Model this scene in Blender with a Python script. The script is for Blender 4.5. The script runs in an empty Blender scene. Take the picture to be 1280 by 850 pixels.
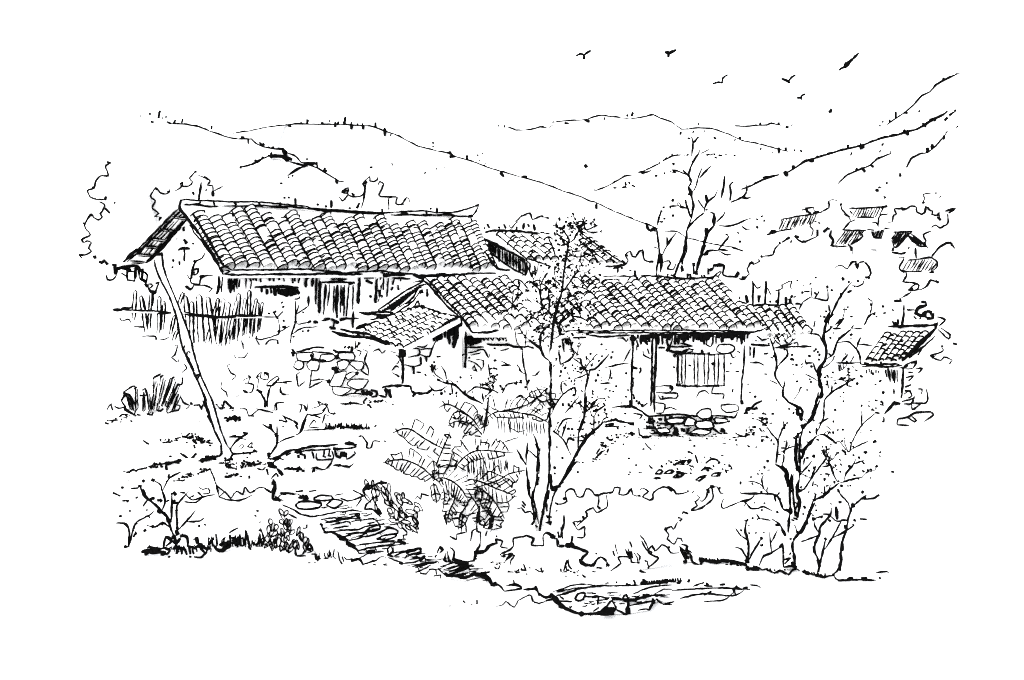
# A mountain farmstead drawn in pen and ink: every surface is white, every ink line is a
# real black strand lying on (or growing out of) the thing it belongs to.
import bpy, math, random
from mathutils import Vector, noise, geometry

random.seed(7)
SC = bpy.context.scene
COL = SC.collection
F = 1372.0                     # focal length in pixels of a 1280 px wide frame
CX, HY = 640.0, 320.0          # optical axis / horizon

# ------------------------------------------------------------------ materials
def mat(name, lo, hi, scale, rough=1.0):
    m = bpy.data.materials.new(name)
    m.use_nodes = True
    nt = m.node_tree
    b = nt.nodes['Principled BSDF']
    tc = nt.nodes.new('ShaderNodeTexCoord')
    n = nt.nodes.new('ShaderNodeTexNoise')
    n.inputs['Scale'].default_value = scale
    n.inputs['Detail'].default_value = 4
    r = nt.nodes.new('ShaderNodeValToRGB')
    r.color_ramp.elements[0].color = (*lo, 1)
    r.color_ramp.elements[1].color = (*hi, 1)
    nt.links.new(tc.outputs['Object'], n.inputs['Vector'])
    nt.links.new(n.outputs['Fac'], r.inputs['Fac'])
    nt.links.new(r.outputs['Color'], b.inputs['Base Color'])
    b.inputs['Roughness'].default_value = rough
    b.inputs['Specular IOR Level'].default_value = 0.0
    return m
INK = mat('ink', (0, 0, 0), (0.004, 0.004, 0.004), 30)
GROUND = mat('white_ground', (.78, .78, .78), (.84, .84, .84), 3)
PLASTER = mat('white_plaster', (.78, .78, .78), (.84, .84, .84), 6)
TILE = mat('white_tile', (.78, .78, .78), (.84, .84, .84), 12)
WOOD = mat('white_wood', (.78, .78, .78), (.84, .84, .84), 9)
LEAF = mat('white_leaf', (.78, .78, .78), (.84, .84, .84), 7)
STONE = mat('white_stone', (.78, .78, .78), (.84, .84, .84), 5)

# ------------------------------------------------------------------ picture plane <-> place
def P(px, py, Y):
    return Vector(((px - CX) / F * Y, Y, -(py - HY) / F * Y))
ORG = dict(A1=(80,120), A2=(340,120), A3=(600,120), A4=(860,120), A5=(960,30), A6=(680,30),
           B1=(80,230), B2=(340,260), B3=(560,260), B4=(740,230), B5=(920,220), B6=(920,390),
           B7=(680,390), B8=(420,350), C1=(120,350), C2=(120,520), C3=(320,400), C4=(340,560),
           C5=(460,470), C6=(560,600), C7=(740,540), C8=(880,560), PX=(0,0))
K = 280.0 / 1280.0
def pts(z, s):
    v = [float(t) for t in s.split()]
    if z == 'PX':
        return list(zip(v[0::2], v[1::2]))
    ox, oy = ORG[z]
    return [(ox + a * K, oy + b * K) for a, b in zip(v[0::2], v[1::2])]
def S(z, w, s):
    return [(pts(z, q), w) for q in s.split('|') if q.strip()]
def lerp(a, b, t): return a + (b - a) * t
def interp(tab, x):
    if x <= tab[0][0]: return tab[0][1]
    for (a, fa), (b, fb) in zip(tab, tab[1:]):
        if x <= b: return lerp(fa, fb, (x - a) / (b - a))
    return tab[-1][1]
PL = [(17,850),(19,775),(22,702),(25,640),(28,570),(30,520),(31.5,484),(34,450),(36.5,431),(38,424),(45,405),(60,368),(90,331)]
PR = [(17,850),(19,770),(21,725),(23,690),(26,640),(30,582),(34.3,549),(36,515),(38,480),(45,430),(60,376),(90,331)]
def gpy(px, Y):
    t = min(1, max(0, (px - 500) / 280.0)); t = t * t * (3 - 2 * t)
    return lerp(interp(PL, Y), interp(PR, Y), t)
def gz(x, Y):
    if Y < 17: return -530 / F * 17 + 0 * x
    Yc = min(Y, 90)
    z = -(gpy(CX + F * x / Y, Yc) - HY) / F * Yc
    return z + .12 * max(0, Y - 520) + .1 * max(0, abs(x) - 420)
def G(px, py):
    lo, hi = 17.0, 90.0
    for _ in range(40):
        m = (lo + hi) / 2
        if gpy(px, m) > py: lo = m
        else: hi = m
    return (lo + hi) / 2

# depth rules for strokes -------------------------------------------------------------
def flat(Y, amp=0.0, sc=55.0, seed=0.0):
    if not amp: return lambda st: (lambda px, py: Y)
    return lambda st: (lambda px, py: Y + amp * noise.noise(Vector((px / sc, py / sc, seed))))
def ground(lift=0.0):
    return lambda st: (lambda px, py: G(px, py) - .16)
def upright(st):
    q = max(st, key=lambda p: p[1]); y = G(*q)
    return lambda px, py: y
def plane(p0, p1, p2, off=0.05):
    n = (p1 - p0).cross(p2 - p0).normalized(); d = n.dot(p0)
    def f(st):
        def g(px, py):
            r = Vector(((px - CX) / F, 1, -(py - HY) / F))
            den = n.dot(r)
            Y = d / den if abs(den) > 1e-5 else p0.y
            return Y - off
        return g
    return f

# ------------------------------------------------------------------ mesh builder
class MB:
    def __init__(self):
        self.v, self.f, self.m, self.sm = [], [], [], []
    def add(self, vs, fs, mi, smooth=False):
        o = len(self.v); self.v += [Vector(q) for q in vs]
        for q in fs:
            self.f.append([i + o for i in q]); self.m.append(mi); self.sm.append(smooth)
    def tube(self, c, rad, n, mi, flatten=None):
        vs, fs = [], []
        N = len(c)
        for i in range(N):
            t = (c[min(i + 1, N - 1)] - c[max(i - 1, 0)])
            if t.length < 1e-9: t = Vector((1, 0, 0))
            t.normalize()
            ref = Vector((0, 1, 0)) if abs(t.y) < .9 else Vector((0, 0, 1))
            a = t.cross(ref).normalized(); b = t.cross(a)
            fb = flatten if flatten else 1
            for k in range(n):
                an = 2 * math.pi * k / n
                vs.append(c[i] + rad[i] * (a * math.cos(an) + b * fb * math.sin(an)))
        for i in range(N - 1):
            for k in range(n):
                k2 = (k + 1) % n
                fs.append([i * n + k, i * n + k2, (i + 1) * n + k2, (i + 1) * n + k])
        fs.append(list(range(n))[::-1]); fs.append([(N - 1) * n + k for k in range(n)])
        self.add(vs, fs, mi, True)
    def stroke(self, px, w, rule, wob=0.5, taper=0.45, close=False, step=3.2):
        """one pen line: a strand of black, thickness w in pixels of the picture at its distance"""
        if len(px) == 1: px = [px[0], (px[0][0] + .8, px[0][1] + .6)]
        px = list(px)
        if close: px.append(px[0])
        f = rule(px)
        out = []
        n = len(px)
        for i in range(n - 1):
            p0, p1, p2, p3 = px[max(i-1,0)], px[i], px[i+1], px[min(i+2,n-1)]
            L = math.hypot(p2[0]-p1[0], p2[1]-p1[1])
            m = max(1, int(L / step + .5))
            for k in range(m):
                t = k / m
                q = []
                for d in (0, 1):
                    # softened Catmull-Rom
                    a, b, c, e = p0[d], p1[d], p2[d], p3[d]
                    v1, v2 = (c - a) * .38, (e - b) * .38
                    q.append((2*t**3-3*t**2+1)*b + (t**3-2*t**2+t)*v1 + (-2*t**3+3*t**2)*c + (t**3-t**2)*v2)
                out.append(q)
        out.append(list(px[-1]))
        sd = random.random() * 100
        c, r = [], []
        M = len(out)
        if M <= 4: taper *= .35
        for i, (x, y) in enumerate(out):
            if wob and 0 < i < M - 1:
                x += wob * noise.noise(Vector((x * .23, y * .23, sd))) * 1.6
                y += wob * noise.noise(Vector((x * .23, y * .23, sd + 9))) * 1.6
            Y = f(x, y)
            e = min(i, M - 1 - i) / max(1.0, min(4.0, M / 3))
            tp = 1 - taper * max(0, 1 - e)
            ww = max(1.0, w * WK + W0) * tp * (1 + .55 * noise.noise(Vector((x * .19, y * .19, sd + 30))))
            c.append(P(x, y, Y)); r.append(.5 * ww * Y / F)
        self.tube(c, r, 5, 1)
    def ink(self, strokes, rule, **k):
        for p, w in strokes: self.stroke(p, w, rule, **k)
        return self
    def dots(self, z, w, s, rule):
        for q in pts(z, s):
            self.stroke([q, (q[0] + random.uniform(-1.4, 1.4), q[1] + random.uniform(1.2, 2.4))], w * .95, rule, wob=0, taper=.2)
    def prism(self, poly, off, mi=0):
        n = len(poly)
        vs = list(poly) + [q + off for q in poly]
        tri = geometry.tessellate_polygon([poly])
        fs = [list(t) for t in tri] + [[i + n for i in t][::-1] for t in tri]
        fs += [[i, (i + 1) % n, (i + 1) % n + n, i + n] for i in range(n)]
        self.add(vs, fs, mi)
    def box(self, quad_top, quad_bot, mi=0):
        self.add(quad_top + quad_bot, [[0,1,2,3],[7,6,5,4],[0,4,5,1],[1,5,6,2],[2,6,7,3],[3,7,4,0]], mi)
    def pillow(self, poly, Y, T, mi=0, shrink=.78):
        """closed rounded body with the given outline, T metres thick, its front near depth Y"""
        n = len(poly)
        cx = sum(p[0] for p in poly) / n; cy = sum(p[1] for p in poly) / n
        sh = [(lerp(cx, p[0], shrink), lerp(cy, p[1], shrink)) for p in poly]
        mid = [P(p[0], p[1], Y + .12 * T + .03) for p in poly]
        fr = [P(p[0], p[1], Y + .04) for p in sh]
        bk = []
        for p in sh:
            q = P(p[0], p[1], Y); bk.append(q + Vector((0, T, 0)))
        vs = mid + fr + bk
        fs = []
        for i in range(n):
            j = (i + 1) % n
            fs += [[i, j, j + n, i + n], [j, i, i + 2*n, j + 2*n]]
        for t in geometry.tessellate_polygon([fr]):
            fs.append([i + n for i in t]); fs.append([i + 2*n for i in t][::-1])
        self.add(vs, fs, mi)
    def stone(self, poly, Y, T, w=2.2, rule=None):
        rule = rule or flat(Y)
        f = rule(poly)
        q = [P(x, y, f(x, y) + .01) for x, y in poly]
        self.prism(q, Vector((0, T, 0)))
        self.stroke(poly, w, rule, wob=.35, taper=.1, close=True)
    def leaf(self, px, py, Y, a, L, W, w=1.5):
        ca, sa = math.cos(a), math.sin(a)
        loop = []
        for k in range(10):
            t = 2 * math.pi * k / 10
            u, v = L * .5 * math.cos(t), W * .5 * math.sin(t) * abs(math.sin(t)) ** .5 * (1 - .35 * math.cos(t))
            loop.append((px + u * ca - v * sa, py + u * sa + v * ca))
        self.prism([P(x, y, Y + .02) for x, y in loop], Vector((0, .03, 0)))
        self.stroke(loop, w, flat(Y), wob=.3, taper=0, close=True)
    def build(self, name, m, loc, parent=None):
        me = bpy.data.meshes.new(name)
        me.from_pydata([q - loc for q in self.v], [], self.f)
        me.materials.append(m); me.materials.append(INK)
        me.polygons.foreach_set('material_index', self.m)
        me.polygons.foreach_set('use_smooth', self.sm)
        me.update()
        o = bpy.data.objects.new(name, me); COL.objects.link(o)
        if parent is not None: o.parent = parent
        else: o.location = loc
        return o
WK, W0 = 0.7, 1.2

def tag(o, label, cat, group=None):
    o['label'] = label; o['category'] = cat
    if group: o['group'] = group
    return o
class Thing:
    """an Empty at the thing's base; parts and sub-parts hang under it"""
    def __init__(self, name, label, cat, base, group=None):
        self.loc = Vector(base)
        self.o = bpy.data.objects.new(name, None); COL.objects.link(self.o)
        self.o.location = self.loc
        self.o.empty_display_size = .3
        tag(self.o, label, cat, group)
    def part(self, name, mb, m, under=None, label=None):
        o = mb.build(name, m, self.loc, under or self.o)
        if label: o['label'] = label
        return o
def solo(name, mb, m, base, label, cat, group=None):
    return tag(mb.build(name, m, Vector(base)), label, cat, group)
def structure(name, mb, m, kind='structure'):
    o = mb.build(name, m, Vector((0, 0, 0))); o['kind'] = kind
    return o
def gpt(px, Y):
    x = (px - CX) / F * Y
    return Vector((x, Y, gz(x, Y)))
def gbase(px, py): return gpt(px, G(px, py))

# ------------------------------------------------------------------ world, sun, camera
w = bpy.data.worlds.new('World'); SC.world = w; w.use_nodes = True
nt = w.node_tree
sky = nt.nodes.new('ShaderNodeTexSky'); sky.sky_type = 'NISHITA'; sky.sun_disc = False
ELEV, ROT = math.radians(36), math.radians(205)
sky.sun_elevation = ELEV; sky.sun_rotation = ROT
sky.dust_density = 1.0; sky.air_density = 1.0
bg = nt.nodes['Background']; bg.inputs['Strength'].default_value = 0.15
hs = nt.nodes.new('ShaderNodeHueSaturation')      # a pale, evenly overcast sky
hs.inputs['Saturation'].default_value = .12; hs.inputs['Value'].default_value = 1.6
nt.links.new(sky.outputs['Color'], hs.inputs['Color'])
nt.links.new(hs.outputs['Color'], bg.inputs['Color'])
sd = bpy.data.lights.new('sun', 'SUN'); sd.energy = 1.5; sd.angle = math.radians(30); sd.color = (1, .97, .93)
so = bpy.data.objects.new('sun', sd); COL.objects.link(so)
dirv = Vector((math.sin(ROT) * math.cos(ELEV), math.cos(ROT) * math.cos(ELEV), math.sin(ELEV)))
so.rotation_euler = dirv.to_track_quat('Z', 'Y').to_euler()
so.location = (0, 0, 40)
cam = bpy.data.cameras.new('camera'); co = bpy.data.objects.new('camera', cam); COL.objects.link(co)
co.location = (0, 0, 0); co.rotation_euler = (math.radians(90), 0, 0)
cam.sensor_width = 36; cam.lens = 36 * F / 1280
cam.shift_y = -(425 - HY) / 1280
cam.clip_end = 5000
SC.camera = co
vs_ = SC.view_settings
vs_.view_transform = 'Standard'; vs_.look = 'None'; vs_.gamma = 1; vs_.use_curve_mapping = False
vs_.exposure = 1.35
SC.cycles.max_bounces = 6; SC.cycles.diffuse_bounces = 5
SC.cycles.use_denoising = False
SC.cycles.filter_width = 1.2

# ------------------------------------------------------------------ ground
def axis(a, b, near, dn, far):
    v = [x for x in far if x < a]
    x = a
    while x <= b: v.append(x); x += dn
    return v + [x for x in far if x > b]
xs = axis(-26, 30, 0, .5, [-900,-500,-250,-140,-90,-60,-42,-33,36,45,60,90,140,250,500,900])
ys = axis(15, 62, 0, .5, [-60,-30,-10,0,8,12,66,72,80,90,110,150,220,320,480,700,1000,1500])
g = MB()
vv = [(x, y, gz(x, y)) for y in ys for x in xs]
nx = len(xs)
g.add(vv, [[j*nx+i, j*nx+i+1, (j+1)*nx+i+1, (j+1)*nx+i] for j in range(len(ys)-1) for i in range(nx-1)], 0, True)
# loose marks on the ground: earth lines, pebbles, scattered tufts
gr = ground()
g.ink(S('C2', 2.6, "170 322 190 318|235 305 290 300|300 288 345 292|350 280 400 272|400 272 490 255|270 140 300 160|365 135 372 137|450 130 475 125"), gr)
g.ink(S('C2', 5.5, "585 258 640 245 700 228|400 275 490 255"), gr)
g.ink(S('C2', 3.0, "380 155 420 145|505 125 535 100|520 130 550 115|555 130 575 160|580 130 620 155|600 150 610 125|640 155 668 158|480 210 525 242|545 240 575 215|560 165 565 185|310 300 330 270|400 275 405 310|425 225 425 235|460 370 480 365|485 355 520 345|510 335 545 330|590 325 620 315|740 355 790 335|795 345 805 325|820 345 835 348"), upright)
g.ink(S('C2', 2.0, "650 298 680 370 705 465|690 395 740 440|705 460 740 435 770 470 800 430 840 445 850 405 880 440 930 410 970 412|700 462 760 480 820 482 890 455"), gr)
g.ink(S('C2', 3.0, "700 270 735 272|860 268 915 280 945 258|870 290 905 260|920 300 950 310 970 290|740 265 745 290 790 300|830 300 850 270|875 340 876 358|1085 300 1180 308|1245 295 1245 320|1230 300 1270 295"), upright)
g.ink(S('C1', 2.4, "60 745 85 710 95 745|105 720 130 735 160 725|50 815 75 825|70 805 130 800|130 785 150 768 185 768|235 768 255 775|560 715 590 715 600 740 610 710|690 715 720 740 735 690 770 720|730 690 790 740|590 805 592 808|740 805 790 790 830 800|760 780 800 800|790 770 825 800"), upright)
g.ink(S('C1', 4.0, "770 790 820 790|780 775 800 805"), upright)
g.ink(S('C1', 1.8, "820 735 860 740 870 775 900 765 930 740 970 745 1010 760|870 780 905 780|1000 745 1030 745 1035 705 1075 700|1060 650 1085 660|1055 610 1050 640 1075 660"), upright)
g.ink(S('C1', 1.7, "450 375 465 372 450 430 432 442 470 470 475 445|500 475 520 500 490 530|495 555 490 595 470 602|765 480 750 490 770 530 800 545 775 575|715 580 718 622 745 640 750 672|830 345 845 395|790 430 800 448 850 442 870 412|800 665 820 662|265 322 340 322 345 345 395 338 420 322"), upright)
g.ink(S('C4', 3.0, "85 118 100 112|110 118 130 118|140 120 155 125|170 130 185 132|230 140 240 112 300 125 325 100|350 100 395 98|395 100 440 108 465 90"), gr)
g.ink(S('C3', 2.6, "580 672 605 662 635 705 632 728 655 735 672 692 710 695|730 692 745 695|590 668 600 660|690 465 720 465|490 482 560 475 610 485|610 470 635 445|640 480 660 505"), upright)
g.ink(S('C7', 2.4, "20 690 30 700|25 775 60 780|270 795 305 805|0 800 20 802|300 60 340 105|295 95 300 97|355 75 358 78|580 75 590 80|745 70 765 66|590 130 605 180|760 215 770 235|790 190 800 215|325 190 345 210|300 210 312 214|265 232 285 234"), upright)
g.dots('C7', 3.0, "110 45 135 35 210 147 250 185 208 240 215 225 270 30 560 42 700 38 760 38 790 40 820 42 830 70 900 78 940 82 985 42 1020 48 45 775 80 545 105 40 60 68 395 188 425 180 450 168 545 160", upright)
g.ink(S('C6', 2.6, "340 522 355 528 375 528|385 525 400 515 405 530|415 510 445 520|432 480 445 520|495 508 530 525 550 518|530 500 540 530|560 455 580 480 580 502|650 528 680 522|660 520 685 455 690 490 710 510|675 490 680 520|665 550 680 552|740 550 745 545|765 540 785 558|825 523 845 526|190 455 205 455|190 468 205 470|245 475 270 452|265 495 285 510 300 480|85 690 98 702|165 685 165 710|0 722 18 722|130 712 140 712|870 500 872 503|1095 515 1130 530"), upright)
g.ink(S('C6', 1.6, "275 722 310 716 330 695 378 727 400 690 470 655 485 690 520 705 560 690"), gr)
g.ink(S('C8', 2.2, "0 785 20 788 50 790|90 782 120 778|165 832 185 790 210 805|160 800 180 835|225 800 250 795|262 782 300 785 322 798|985 712 1025 705 1055 710|0 840 40 820"), gr)
g.ink(S('C8', 4.0, "900 745 930 742|1003 742 1008 745|15 775 25 780"), gr)
for line, n_ in (("0 642 90 646 170 655 250 685 320 692", 40), ("330 700 440 705 520 692", 16), ("560 706 640 728 740 728", 24)):
    p_ = pts('C8', line)
    for _ in range(n_):
        i = random.randrange(len(p_) - 1); t = random.random()
        x = lerp(p_[i][0], p_[i+1][0], t); y = lerp(p_[i][1], p_[i+1][1], t) + random.uniform(-.5, 1.5)
        g.stroke([(x, y), (x + random.uniform(-2.5, 2.5), y - random.uniform(1, 4))], random.uniform(.8, 3), upright, wob=.3)
# the earth bank running along the front right
g.ink(S('C8', 3.4, "0 642 50 640 90 648 130 640 170 655 240 668 255 690 320 692|560 705 600 712 640 730 700 735 742 727"), gr, wob=1.0)
g.ink(S('C8', 3.0, "330 697 360 690 400 715 435 700 480 722 520 688 545 702|742 727 770 755 870 752 985 756|260 690 300 680 330 695|820 745 850 742"), gr)
g.ink(S('C8', 5.0, "270 692 315 692|570 705 600 718|500 680 525 690"), gr)
def dabs(z, line, n, spread, w):
    p = pts(z, line)
    for _ in range(n):
        i = random.randrange(len(p) - 1); t = random.random()
        x = lerp(p[i][0], p[i+1][0], t) + random.gauss(0, 1) * 2; y = lerp(p[i][1], p[i+1][1], t) + random.gauss(0, spread)
        a = random.uniform(0, 6.28); L = random.uniform(.8, 3.5)
        q = [(x, y), (x + L * math.cos(a), y + L * math.sin(a) * .8)]
        if random.random() < .35: q.append((q[1][0] + random.uniform(-2, 2), q[1][1] + random.uniform(-2, 1)))
        g.stroke(q, random.uniform(w * .8, w * 1.9), upright, wob=.2, taper=.3)
dabs('C2', "175 320 300 292 400 272 490 252", 40, 1.3, 2.6); dabs('C2', "380 145 480 125 540 110 600 140 660 158", 42, 2.2, 2.0)
dabs('C2', "460 368 560 335 650 300", 26, 1.0, 2.0); dabs('C2', "740 250 800 290 860 270 980 275", 34, 2.2, 2.2); dabs('C2', "720 350 800 335", 14, 1.5, 2.2)
dabs('C2', "590 258 640 245 700 230", 16, 1.2, 3.2); dabs('C2', "550 150 600 130 640 150", 14, 2.0, 2.0); dabs('C2', "1080 300 1180 305", 10, .8, 2.0)
dabs('C1', "560 715 610 725 700 715 790 735", 18, 2.0, 1.8); dabs('C1', "60 810 150 790 240 770", 14, 1.6, 1.6); dabs('C1', "750 790 820 800", 16, 1.6, 2.6)
dabs('C3', "480 480 560 478 640 475 700 465 800 470", 24, 1.2, 1.8); dabs('C4', "80 120 180 130", 10, .8, 2.2)
dabs('C7', "0 190 60 100 130 60 200 30", 30, 4.0, 1.8); dabs('C7', "270 30 500 28 700 30 860 30 1020 45", 46, 1.3, 2.4); dabs('C7', "320 290 420 190 520 160 700 170 800 210", 40, 4.0, 1.8)
dabs('C7', "730 745 800 750 900 785", 14, .8, 2.6); dabs('C6', "340 520 450 515 550 520", 8, 2.2, 2.0); dabs('C6', "640 520 720 530 790 550", 10, 2.6, 1.8); dabs('C6', "180 450 300 480", 14, 2.0, 1.8)
dabs('B6', "690 550 800 530 850 520 780 570", 14, 2.5, 2.4); dabs('B6', "100 590 190 640 60 680 180 690", 24, 2.5, 2.2); dabs('C6', "820 600 900 600 1000 600", 12, 1.0, 1.6)
for x0, x1, yb, n_, h_ in ((640, 960, 745, 46, 60), (920, 1000, 730, 16, 70), (300, 660, 770, 30, 34)):
    for _ in range(n_):
        x = random.uniform(x0, x1); hh = random.uniform(.3, 1) * h_
        q = pts('C2', f"{x} {yb+random.uniform(-6,8)} {x+random.uniform(-6,4)} {yb-hh*.6} {x+random.uniform(-12,14)} {yb-hh}")
        if random.random() < .35: q.append((q[-1][0] + 1.2, q[-1][1] + 4))
        g.stroke(q, random.uniform(.3, 1.7), upright, wob=.4)
structure('ground', g, GROUND)

# ------------------------------------------------------------------ hills
def hill(name, ridge, Y, ext0, ext1, extra=(), w=1.9, foot=.7, rough=None):
    """a long rounded hill whose crest is the given line; ext = slope of the unseen ends"""
    mb = MB()
    line = []
    for seg in ridge: line += seg
    full = [(line[0][0] - ext0[0], line[0][1] + ext0[1])] + line + [(line[-1][0] + ext1[0], line[-1][1] + ext1[1])]
    fine = []
    for a, b in zip(full, full[1:]):
        m = max(1, int(abs(b[0] - a[0]) / 12))
        fine += [(lerp(a[0], b[0], k / m), lerp(a[1], b[1], k / m)) for k in range(m)]
    fine.append(full[-1])
    prof = [(foot, 0), (lerp(foot, 1, .4), .42), (lerp(foot, 1, .75), .8), (lerp(foot, 1, .93), .965), (1.0, 1.0), (1.06, .9), (1.2, .5), (1.4, 0)]
    vs, n = [], len(prof)
    for x, y in fine:
        t = P(x, y, Y)
        for s, h in prof:
            vs.append((t.x * (.5 + .5 * s), t.y * s, lerp(-3.5, t.z - .02 * (h < 1), h)))
    mb.add(vs, [[i*n+k, i*n+k+1, (i+1)*n+k+1, (i+1)*n+k] for i in range(len(fine)-1) for k in range(n-1)], 0, True)
    fl = flat(Y - .3)
    up = sorted(prof[:5])
    def face(st):
        def f_(px, py):
            cy = None
            for a, b in zip(full, full[1:]):
                if min(a[0], b[0]) <= px <= max(a[0], b[0]): cy = lerp(a[1], b[1], (px - a[0]) / (b[0] - a[0] + 1e-6)); break
            if cy is None or py < cy + 1.5: return Y - .3
            zc = -(cy - HY) / F * Y
            s_ = 1.0
            while s_ > foot and -(py - HY) / F * Y * s_ < lerp(-3.5, zc, interp(up, s_)): s_ -= .004
            return Y * max(foot, s_ - .01)
        return f_
    for seg in ridge: mb.stroke(seg, w + 1.6, fl, wob=.4)
    for p, ww in extra: mb.stroke(p, ww + 1.0, face, wob=.2)
    return structure(name, mb, GROUND)
hill('hill', [pts('A1', "585 148 605 160 690 163 770 178 850 208 920 233 970 246 1010 248 1070 248 1095 272 1140 293 1200 305 1260 310 1275 330") +
              pts('A2', "85 325 135 348 165 380 215 398 255 412 300 440 360 475 385 490 408 492")], 190, (160, 150), (160, 110),
     S('A1', 2.2, "1005 408 1060 395 1095 380 1130 360 1170 342|1115 265 1137 285|1053 250 1053 270|625 155 640 135|672 155 680 128|843 190 845 168|540 128 545 95 552 82|433 114 438 116|485 100 495 106|495 148 512 150|560 125 568 128|578 122 588 118") +
     S('A1', 4.5, "588 150 612 160|1165 342 1270 345|1010 235 1030 240|1135 270 1140 285|1190 290 1195 302|1220 298 1225 308|1165 292 1175 298|1185 325 1185 350|1095 370 1098 375|1250 300 1275 350|1005 408 1015 408|1130 350 1140 358|1240 345 1275 370") +
     S('A2', 3.6, "0 342 75 348 95 372|165 380 205 385 255 388 258 412|180 395 215 400|80 350 115 365|40 300 70 308|295 430 305 410|0 290 10 300|290 430 315 428|360 475 372 495") +
     S('A2', 2.2, "90 455 150 415 195 400|80 325 75 345|100 375 160 392 205 402|385 490 410 492|195 360 205 362|250 380 262 385|90 465 100 465|112 455 122 458|45 500 60 500"), w=1.9)
hill('hill', [pts('A1', "965 215 1060 202 1160 180 1280 166") +
              pts('A2', "50 174 130 163 200 163 300 165 410 165 470 170 540 172 570 176 610 190 640 202 700 220 760 250 830 288 900 306 1000 328 1040 346 1110 366 1170 385 1225 408 1280 425") +
              pts('A3', "100 428 250 470 350 498 480 548 580 580 620 602 660 610 750 655 870 705 950 735 1025 762"),
              pts('B4', "415 272 485 275 540 310 640 335 720 352 810 365 865 385")], 240, (110, 60), (160, 70),
     S('A2', 3.4, "200 160 205 133|165 160 168 148|360 172 362 152|380 170 378 144|415 170 416 140 420 118|453 182 455 148|490 168 490 155|520 182 518 155|592 190 592 150|645 225 645 180|548 172 560 174|1115 365 1115 338|1000 325 1015 322 1035 348|1020 345 1040 348|918 262 922 275|920 285 922 292|95 172 105 174|325 140 332 146|675 222 682 224|410 145 412 165") +
     S('A2', 2.4, "1172 342 1178 336|1184 365 1188 370|1200 328 1206 331|1215 388 1220 390|870 442 878 438|935 416 942 418|982 412 986 414|562 408 572 406|685 385 688 395|280 152 295 154") +
     S('A3', 4.0, "120 442 135 458|235 462 268 470|245 458 270 465|605 595 640 610|665 615 665 640|950 735 962 768|985 760 1025 765|598 390 610 410|602 400 612 408") + S('A3', 2.2, "965 768 1005 775 1020 765"))
hill('hill', [pts('A3', "165 182 205 198 290 195 345 180 390 185 420 165"), pts('A3', "415 152 480 145 600 138 650 123 690 113 750 120 860 132 920 125 990 110 1030 130 1095 152 1150 192 1200 190") + pts('A4', "0 190 60 185 140 190 230 220 310 258 400 275 490 300 575 320")],
     360, (110, 60), (140, 70), foot=.72, extra=S('A4', 2.4, "297 255 297 232|342 265 342 257|418 280 418 270|520 322 518 295|560 315 557 293|640 308 652 320|605 310 612 312|412 302 420 304|478 322 484 324|265 250 272 252|150 238 158 242|0 240 10 244") +
     S('A4', 4.0, "28 205 32 208|90 203 95 205|58 159 64 161|520 300 520 318") + S('A6', 2.6, "475 530 478 515|500 528 508 512 505 502|120 566 140 568|340 540 350 542|238 550 256 552|425 538 430 540") + S('A3', 4.0, "412 150 430 154|600 138 620 142|790 126 795 128|100 170 108 172|136 172 145 174|160 182 200 196|1140 212 1152 214|1245 158 1252 160|1215 205 1222 208"))
hill('hill', [pts('A4', "265 172 340 175 400 168 450 168 475 158 535 168")], 450, (60, 40), (60, 45), foot=.86, extra=S('A4', 3.2, "413 168 413 150|518 167 518 150|460 162 490 160|558 175 575 181|592 165 596 170"))
hill('hill', [pts('A3', "648 530 655 543 700 530 760 500 830 460 868 453"), pts('A3', "905 440 960 420 1030 385"), pts('A3', "1050 370 1100 345 1150 337")], 300, (70, 50), (90, 30), foot=.84, extra=
     S('A3', 2.4, "905 442 950 436 980 425|1098 345 1098 328|1068 362 1062 350|1125 342 1132 335|1183 332 1188 342|1165 338 1170 338|765 525 778 525|815 522 835 520 830 495|850 492 855 500|870 510 885 518|1000 458 1015 455|1050 442 1060 442|1103 386 1110 388|1045 370 1060 362") + S('A3', 3.6, "905 440 930 432|1020 385 1032 382"))
hill('hill', [pts('A4', "115 650 165 632 220 618"), pts('A4', "305 535 360 515 430 480 520 450"), pts('A4', "555 445 600 420 670 375 740 352 860 315 985 285 1100 243 1200 222 1250 205") + pts('A5', "850 602 900 575 945 545 1000 520 1025 497"), pts('A5', "1010 550 1040 520 1072 495")],
     280, (80, 50), (180, 40), foot=.89, extra=S('A4', 2.4, "245 608 320 572 335 540 335 505|240 600 245 550 240 510 260 490|300 580 340 585 360 578|887 312 887 298|914 305 914 278|190 585 205 510 210 455|425 465 520 452|455 475 495 465|1190 225 1250 210") +
     S('A4', 5.0, "550 430 565 450|600 395 602 418|975 285 1000 290|985 268 988 298|695 370 715 370|1215 220 1260 200|1235 195 1255 215|930 330 936 332|110 650 130 645|735 352 745 350|665 374 690 372|1108 274 1116 280|1095 314 1100 318") +
     S('A5', 3.8, "740 635 800 615|775 605 800 630|885 570 900 585|925 560 930 540|940 540 955 548|1010 552 1025 535|1065 495 1075 495|860 498 868 500|1078 585 1084 590"), w=2.6)
hill('hill', [pts('A4', "858 502 910 455 980 425 1040 400 1080 365 1160 330")], 250, (60, 40), (160, 30), S('A4', 4.0, "910 458 925 450|960 425 970 415|1000 420 1008 428|1050 398 1056 402|1075 365 1120 350|1155 318 1162 322"), w=2.9)
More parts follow.
